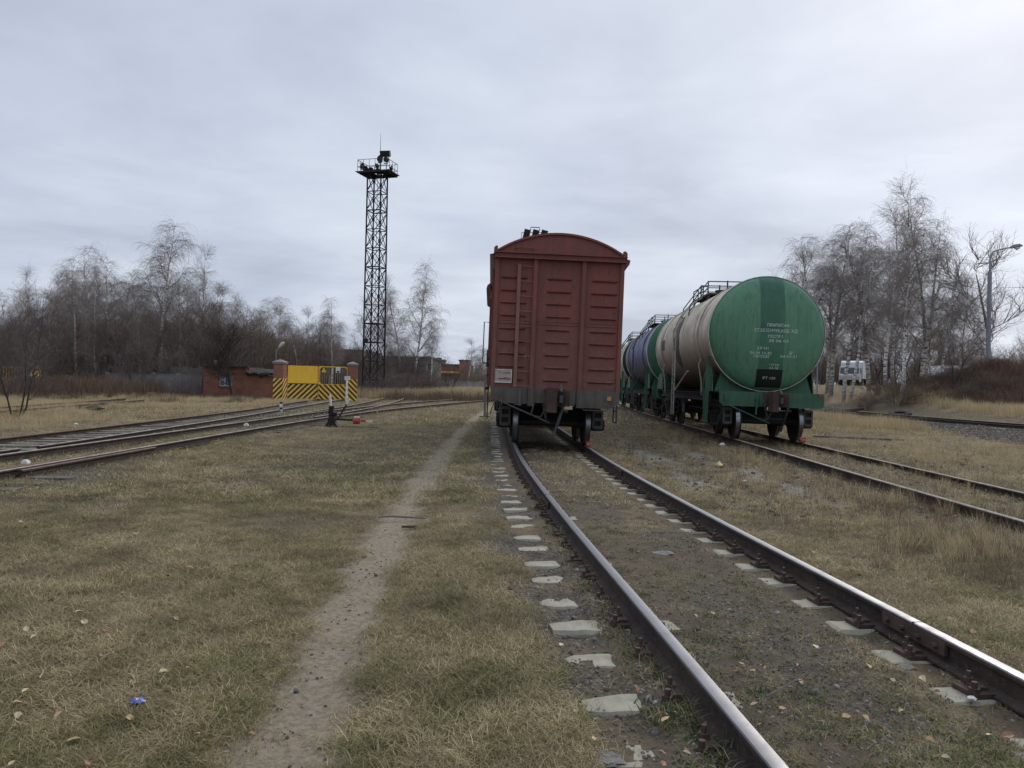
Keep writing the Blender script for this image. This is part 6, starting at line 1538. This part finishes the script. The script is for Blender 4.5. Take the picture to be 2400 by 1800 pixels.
def car():
    y = 57.0; a = P(2372, 910, y); z = P(2390, 916, y).z; root = empty('parked_car', (a.x, y, z)); tag(root, 'grey car cut off by the right edge of the view', 'car')
    MB().prism([(0, .25), (-.02, .7), (.15, .88), (1.0, .98), (1.65, 1.42), (3.1, 1.45), (3.9, 1.0), (4.25, .9), (4.3, .25)], 'y', -.85, .85).build('body', M['car'], root)
    MB().prism([(1.15, 1.0), (1.7, 1.36), (2.3, 1.38), (2.3, 1.0)], 'y', -.86, .86).prism([(2.4, 1.0), (2.4, 1.38), (3.05, 1.38), (3.6, 1.02)], 'y', -.86, .86).build('window', M['glass'], root)
    MB().box((.02, -.6, .72), (.08, .3, .12)).build('headlight', M['lamp_glass'], root); MB().box((2.1, -.87, .72), (3.4, .02, .03)).build('trim_strip', M['ink'], root)
    for x in (.85, 3.4):
        for s in (-1, 1): wheel_part(root, x, s*.74, .31, .20)
    z0 = zg(a.x+2, y)
car()
p = P(2110, 948, 46); y = 46.0; x = p.x; z = zg(x, y)
ty = MB().lathe([(.26, -.11), (.44, -.13), (.50, -.08), (.50, .08), (.44, .13), (.26, .11), (.24, .0), (.26, -.11)], 'z', (0, 0, 0), 28).build('tyre', M['rubber'], None, True); ty.location = (x, y, z+.12); ty.rotation_euler = (.12, -.1, 0); ty.scale = (1.25, 1.25, 1.2)
tag(ty, 'old black tyre lying below the tallest right-hand birch', 'tyre')
p = P(1990, 955, 47); lg = MB()
for i in range(1): lg.tube([(-.9, 0, .10), (-.3, .1, .13), (.4, .25, .22), (1.0, .3, .34)], [.10, .12, .11, .08], 8)
lg = lg.build('log', M['dark_bark'], None, True); lg.location = (p.x, 47, zg(p.x, 47)); tag(lg, 'dark log lying in straw right of the green tank end', 'log')
pl = MB().box((0, 0, .03), (.16, 2.6, .06)).build('plank', M['timber']); q = P(2010, 1022, 24.5); pl.location = (q.x, 24.5, zg(q.x, 24.5)); pl.rotation_euler = (0, 0, R(68)); tag(pl, 'weathered plank lying in grass between the tank track and the ballast', 'plank')

# ------------------------------------------------------------------ small things on the ground
def on_ground(px, py, h=.0):
    y = 3.0
    for _ in range(60):      # march to the ground
        a = P(px, py, 1.0); d = Vector((a.x, 1.0, a.z-CAMZ)); 
        y = (CAMZ-(gz(d.x*y, y)+h))/max(1e-6, -d.z) if d.z < 0 else 60
        if y > 80: y = 80
    return d.x*y, y, gz(d.x*y, y)+h
LEAF = []
for i in range(5):
    rs = random.Random(i); m = MB(); w, l = rs.uniform(.016, .022), rs.uniform(.022, .03); c = rs.uniform(.004, .012)
    out = [(-l*1.0, 0), (-l*.55, .8), (-l*.1, 1.0), (l*.45, .6), (l*1.1, 0)]
    V = [(a, 0, 0) for a, _ in out]+[(a, b*w, c+rs.uniform(-.002, .004)) for a, b in out[1:4]]+[(a, -b*w, c*rs.uniform(.3, 1.2)) for a, b in out[1:4]]+[(-l*1.7, .003, .004)]
    m.add(V, [(0, 1, 5), (1, 2, 6, 5), (2, 3, 7, 6), (3, 4, 7), (0, 8, 1), (1, 8, 9, 2), (2, 9, 10, 3), (3, 10, 4)]); LEAF.append(m)
lm = {}
rl = random.Random(21)
spots = [(450, 1338), (445, 1330), (178, 1415), (112, 1448), (78, 1495), (62, 1478), (176, 1440), (336, 1490), (204, 1576), (384, 1578), (157, 1680), (172, 1735), (137, 1682), (308, 1601), (90, 1340), (615, 1215), (250, 1285), (896, 1408), (1931, 1468), (1742, 1508), (2035, 1565), (1876, 1600), (1856, 1603), (1984, 1680), (1787, 1562), (1834, 1665), (1785, 1700), (2104, 1560), (2195, 1626), (2226, 1450), (1767, 1655), (2110, 1668), (1790, 1564), (1738, 1558), (1721, 1576), (1390, 1344), (1316, 1515), (1348, 1670), (1560, 1690), (1525, 1682), (1610, 1768), (1555, 1790), (1395, 1738), (1670, 1440), (1630, 1445), (2060, 1708), (1846, 1720), (2180, 1740)]
for _ in range(90):
    a = rl.random(); spots.append((rl.uniform(0, 640)*(1 if a < .5 else 0)+(rl.uniform(1450, 2390) if a >= .5 else 0), rl.uniform(1180, 1795)))
for i, (px, py) in enumerate(spots):
    k, c = rl.randrange(5), rl.choice(('leaf1', 'leaf1', 'leaf2', 'leaf3') if i < 60 else ('leaf1', 'leaf2', 'leaf3', 'leaf3'))
    if (k, c) not in lm: lm[k, c] = LEAF[k].build('fallen_leaf', M[c]); o = lm[k, c]
    else: o = lm[k, c].copy(); S.collection.objects.link(o)
    x, y, z = on_ground(px, py, .03); o.location = (x, y, z+rl.uniform(.0, .012)); o.rotation_euler = (rl.uniform(-.5, .5), rl.uniform(-.5, .5), rl.uniform(0, 6.28)); sc = rl.uniform(.55, 1.0); o.scale = (sc, sc, sc)
    zn = 'on the bare ground between the near rails' if x > float(C1(y))-.75 and x < float(C1(y))+.75 else ('on the verge right of the near rails' if x > float(C1(y)) else ('beside the sleeper ends left of the near rail' if x > float(C1(y))-1.9 else ('on the grass left of the footpath' if x < float(PATHC(y))-.2 else 'on or beside the footpath')))
    tag(o, 'small dry %s leaf %s' % ({'leaf1': 'ochre', 'leaf2': 'pale yellow', 'leaf3': 'russet'}[c], zn), 'leaf', 'fallen leaves')
def crumple(name, px, py, size, mat, label, cat, flatk=.5, seed=1, extra=None, h=.02):
    rs = random.Random(seed); m = MB(); V = []; n = 9
    for i in range(5):
        for j in range(n):
            t = 2*math.pi*j/n; rr = math.sin(math.pi*(i+.4)/4.8)*rs.uniform(.65, 1.15); V.append((size*rr*math.cos(t), size*.8*rr*math.sin(t), size*flatk*(i/4-.3)*rs.uniform(.6, 1.3)))
    m.add(V, [(i*n+j, i*n+(j+1) % n, (i+1)*n+(j+1) % n, (i+1)*n+j) for i in range(4) for j in range(n)]+[tuple(range(4*n, 5*n))])
    if extra: 
        for fi in range(len(m.f)):
            if rs.random() < .28: m.m[fi] = 1
    o = m.build(name, [M[mat]]+([M[extra]] if extra else [])); x, y, z = on_ground(px, py, h); o.location = (x, y, z+size*.1); o.rotation_euler = (0, 0, rs.uniform(0, 6)); tag(o, label, cat); return o
crumple('wrapper', 322, 1648, .038, 'wrap_blue', 'crumpled shiny blue wrapper on the grass near the lower left', 'wrapper', .7, 3, 'wrap_tan', .03)
crumple('crumpled_paper', 178, 997, .09, 'paper', 'white paper scrap on the straw beyond the left tracks', 'litter', .6, 4)
crumple('crumpled_paper', 1693, 1043, .11, 'paper', 'pale crumpled bag between the tank wagon rails', 'litter', .8, 5)
crumple('crumpled_paper', 1685, 1092, .10, 'brass', 'yellowish rag on the churned soil right of the boxcar', 'litter', 1.0, 6)
crumple('crumpled_paper', 1745, 1128, .04, 'paper', 'tiny white scrap on the pale dirt right of the boxcar', 'litter', .5, 7)
crumple('crumpled_paper', 820, 1078, .035, 'paper', 'tiny white scrap on the grass left of the footpath', 'litter', .5, 8)
crumple('crumpled_paper', 1375, 1163, .05, 'stone', 'pale broken stone between the boxcar rails', 'stone', .5, 9)
crumple('crumpled_paper', 2278, 1640, .025, 'paper', 'bright white scrap beside the near right rail', 'litter', .9, 10, h=.03)
crumple('earth_clump', 222, 962, .42, 'clod', 'dark mossy lump in the straw left of the tracks', 'earth lump', .5, 11)
crumple('crumpled_paper', 549, 933, .12, 'paper', 'white scrap at the foot of the tree before the hut', 'litter', .6, 12)
for (px, py, Y, lab, w) in ((60, 1088, None, 'white block lying on the nearest left-hand rail', .09), (577, 992, None, 'white block beside the third rail before the hut', .13)):
    x, y, z = on_ground(px, py+4, .1); o = MB().prism([(-w/2, 0), (w/2, 0), (w/2*.9, w*.4), (-w/2*.85, w*.45)], 'y', -.05, .05).box((0, 0, w*.5), (w*.5, .07, w*.2)).build('white_block', M['white']); o.location = (x, y, RAIL_TOP if px < 100 else z-.02); o.rotation_euler = (0, 0, .1); tag(o, lab, 'block')
o = MB().tube([(-.34, .03, .02), (-.12, .0, .035), (.1, -.01, .03), (.36, .02, .015)], [.009, .014, .013, .006], 6).build('stick', M['timber_pale'], None, True); x, y, z = on_ground(940, 1222); o.location = (x, y, z+.02); o.scale = (.75, 1, 1); tag(o, 'pale stick lying across the footpath', 'stick')
o = MB().box((0, 0, .015), (.16, .035, .02)).build('wood_chip', M['iron_brown']); x, y, z = on_ground(960, 1240); o.location = (x, y, z+.01); o.rotation_euler = (0, 0, .2); tag(o, 'short dark wood chip beside the pale stick on the footpath', 'wood chip')
o = MB().tube([(-.2, -.12, .03), (-.02, .02, .05), (.08, .12, .06), (.16, .20, .05)], [.004, .004, .003, .002], 5).tube([(-.02, .02, .05), (.05, .0, .07)], .0025, 4).build('twig', M['timber'], None, True); x, y, z = on_ground(1875, 1640); o.location = (x, y, z+.03); tag(o, 'forked pale twig lying between the near rails', 'twig')
for i, (px, py, sc, lab) in enumerate(((2392, 1785, .09, 'pale flat stone at the lower right corner'), (2110, 1565, .07, 'pale stone against the inner side of the right rail'), (1555, 1300, .11, 'flat pale stone sunk between the rails'), (1420, 1784, .09, 'broken concrete at the bottom edge beside the left rail'))):
    o = crumple('flat_stone', px, py, sc, 'stone', lab, 'stone', .22, 30+i, h=-.01)
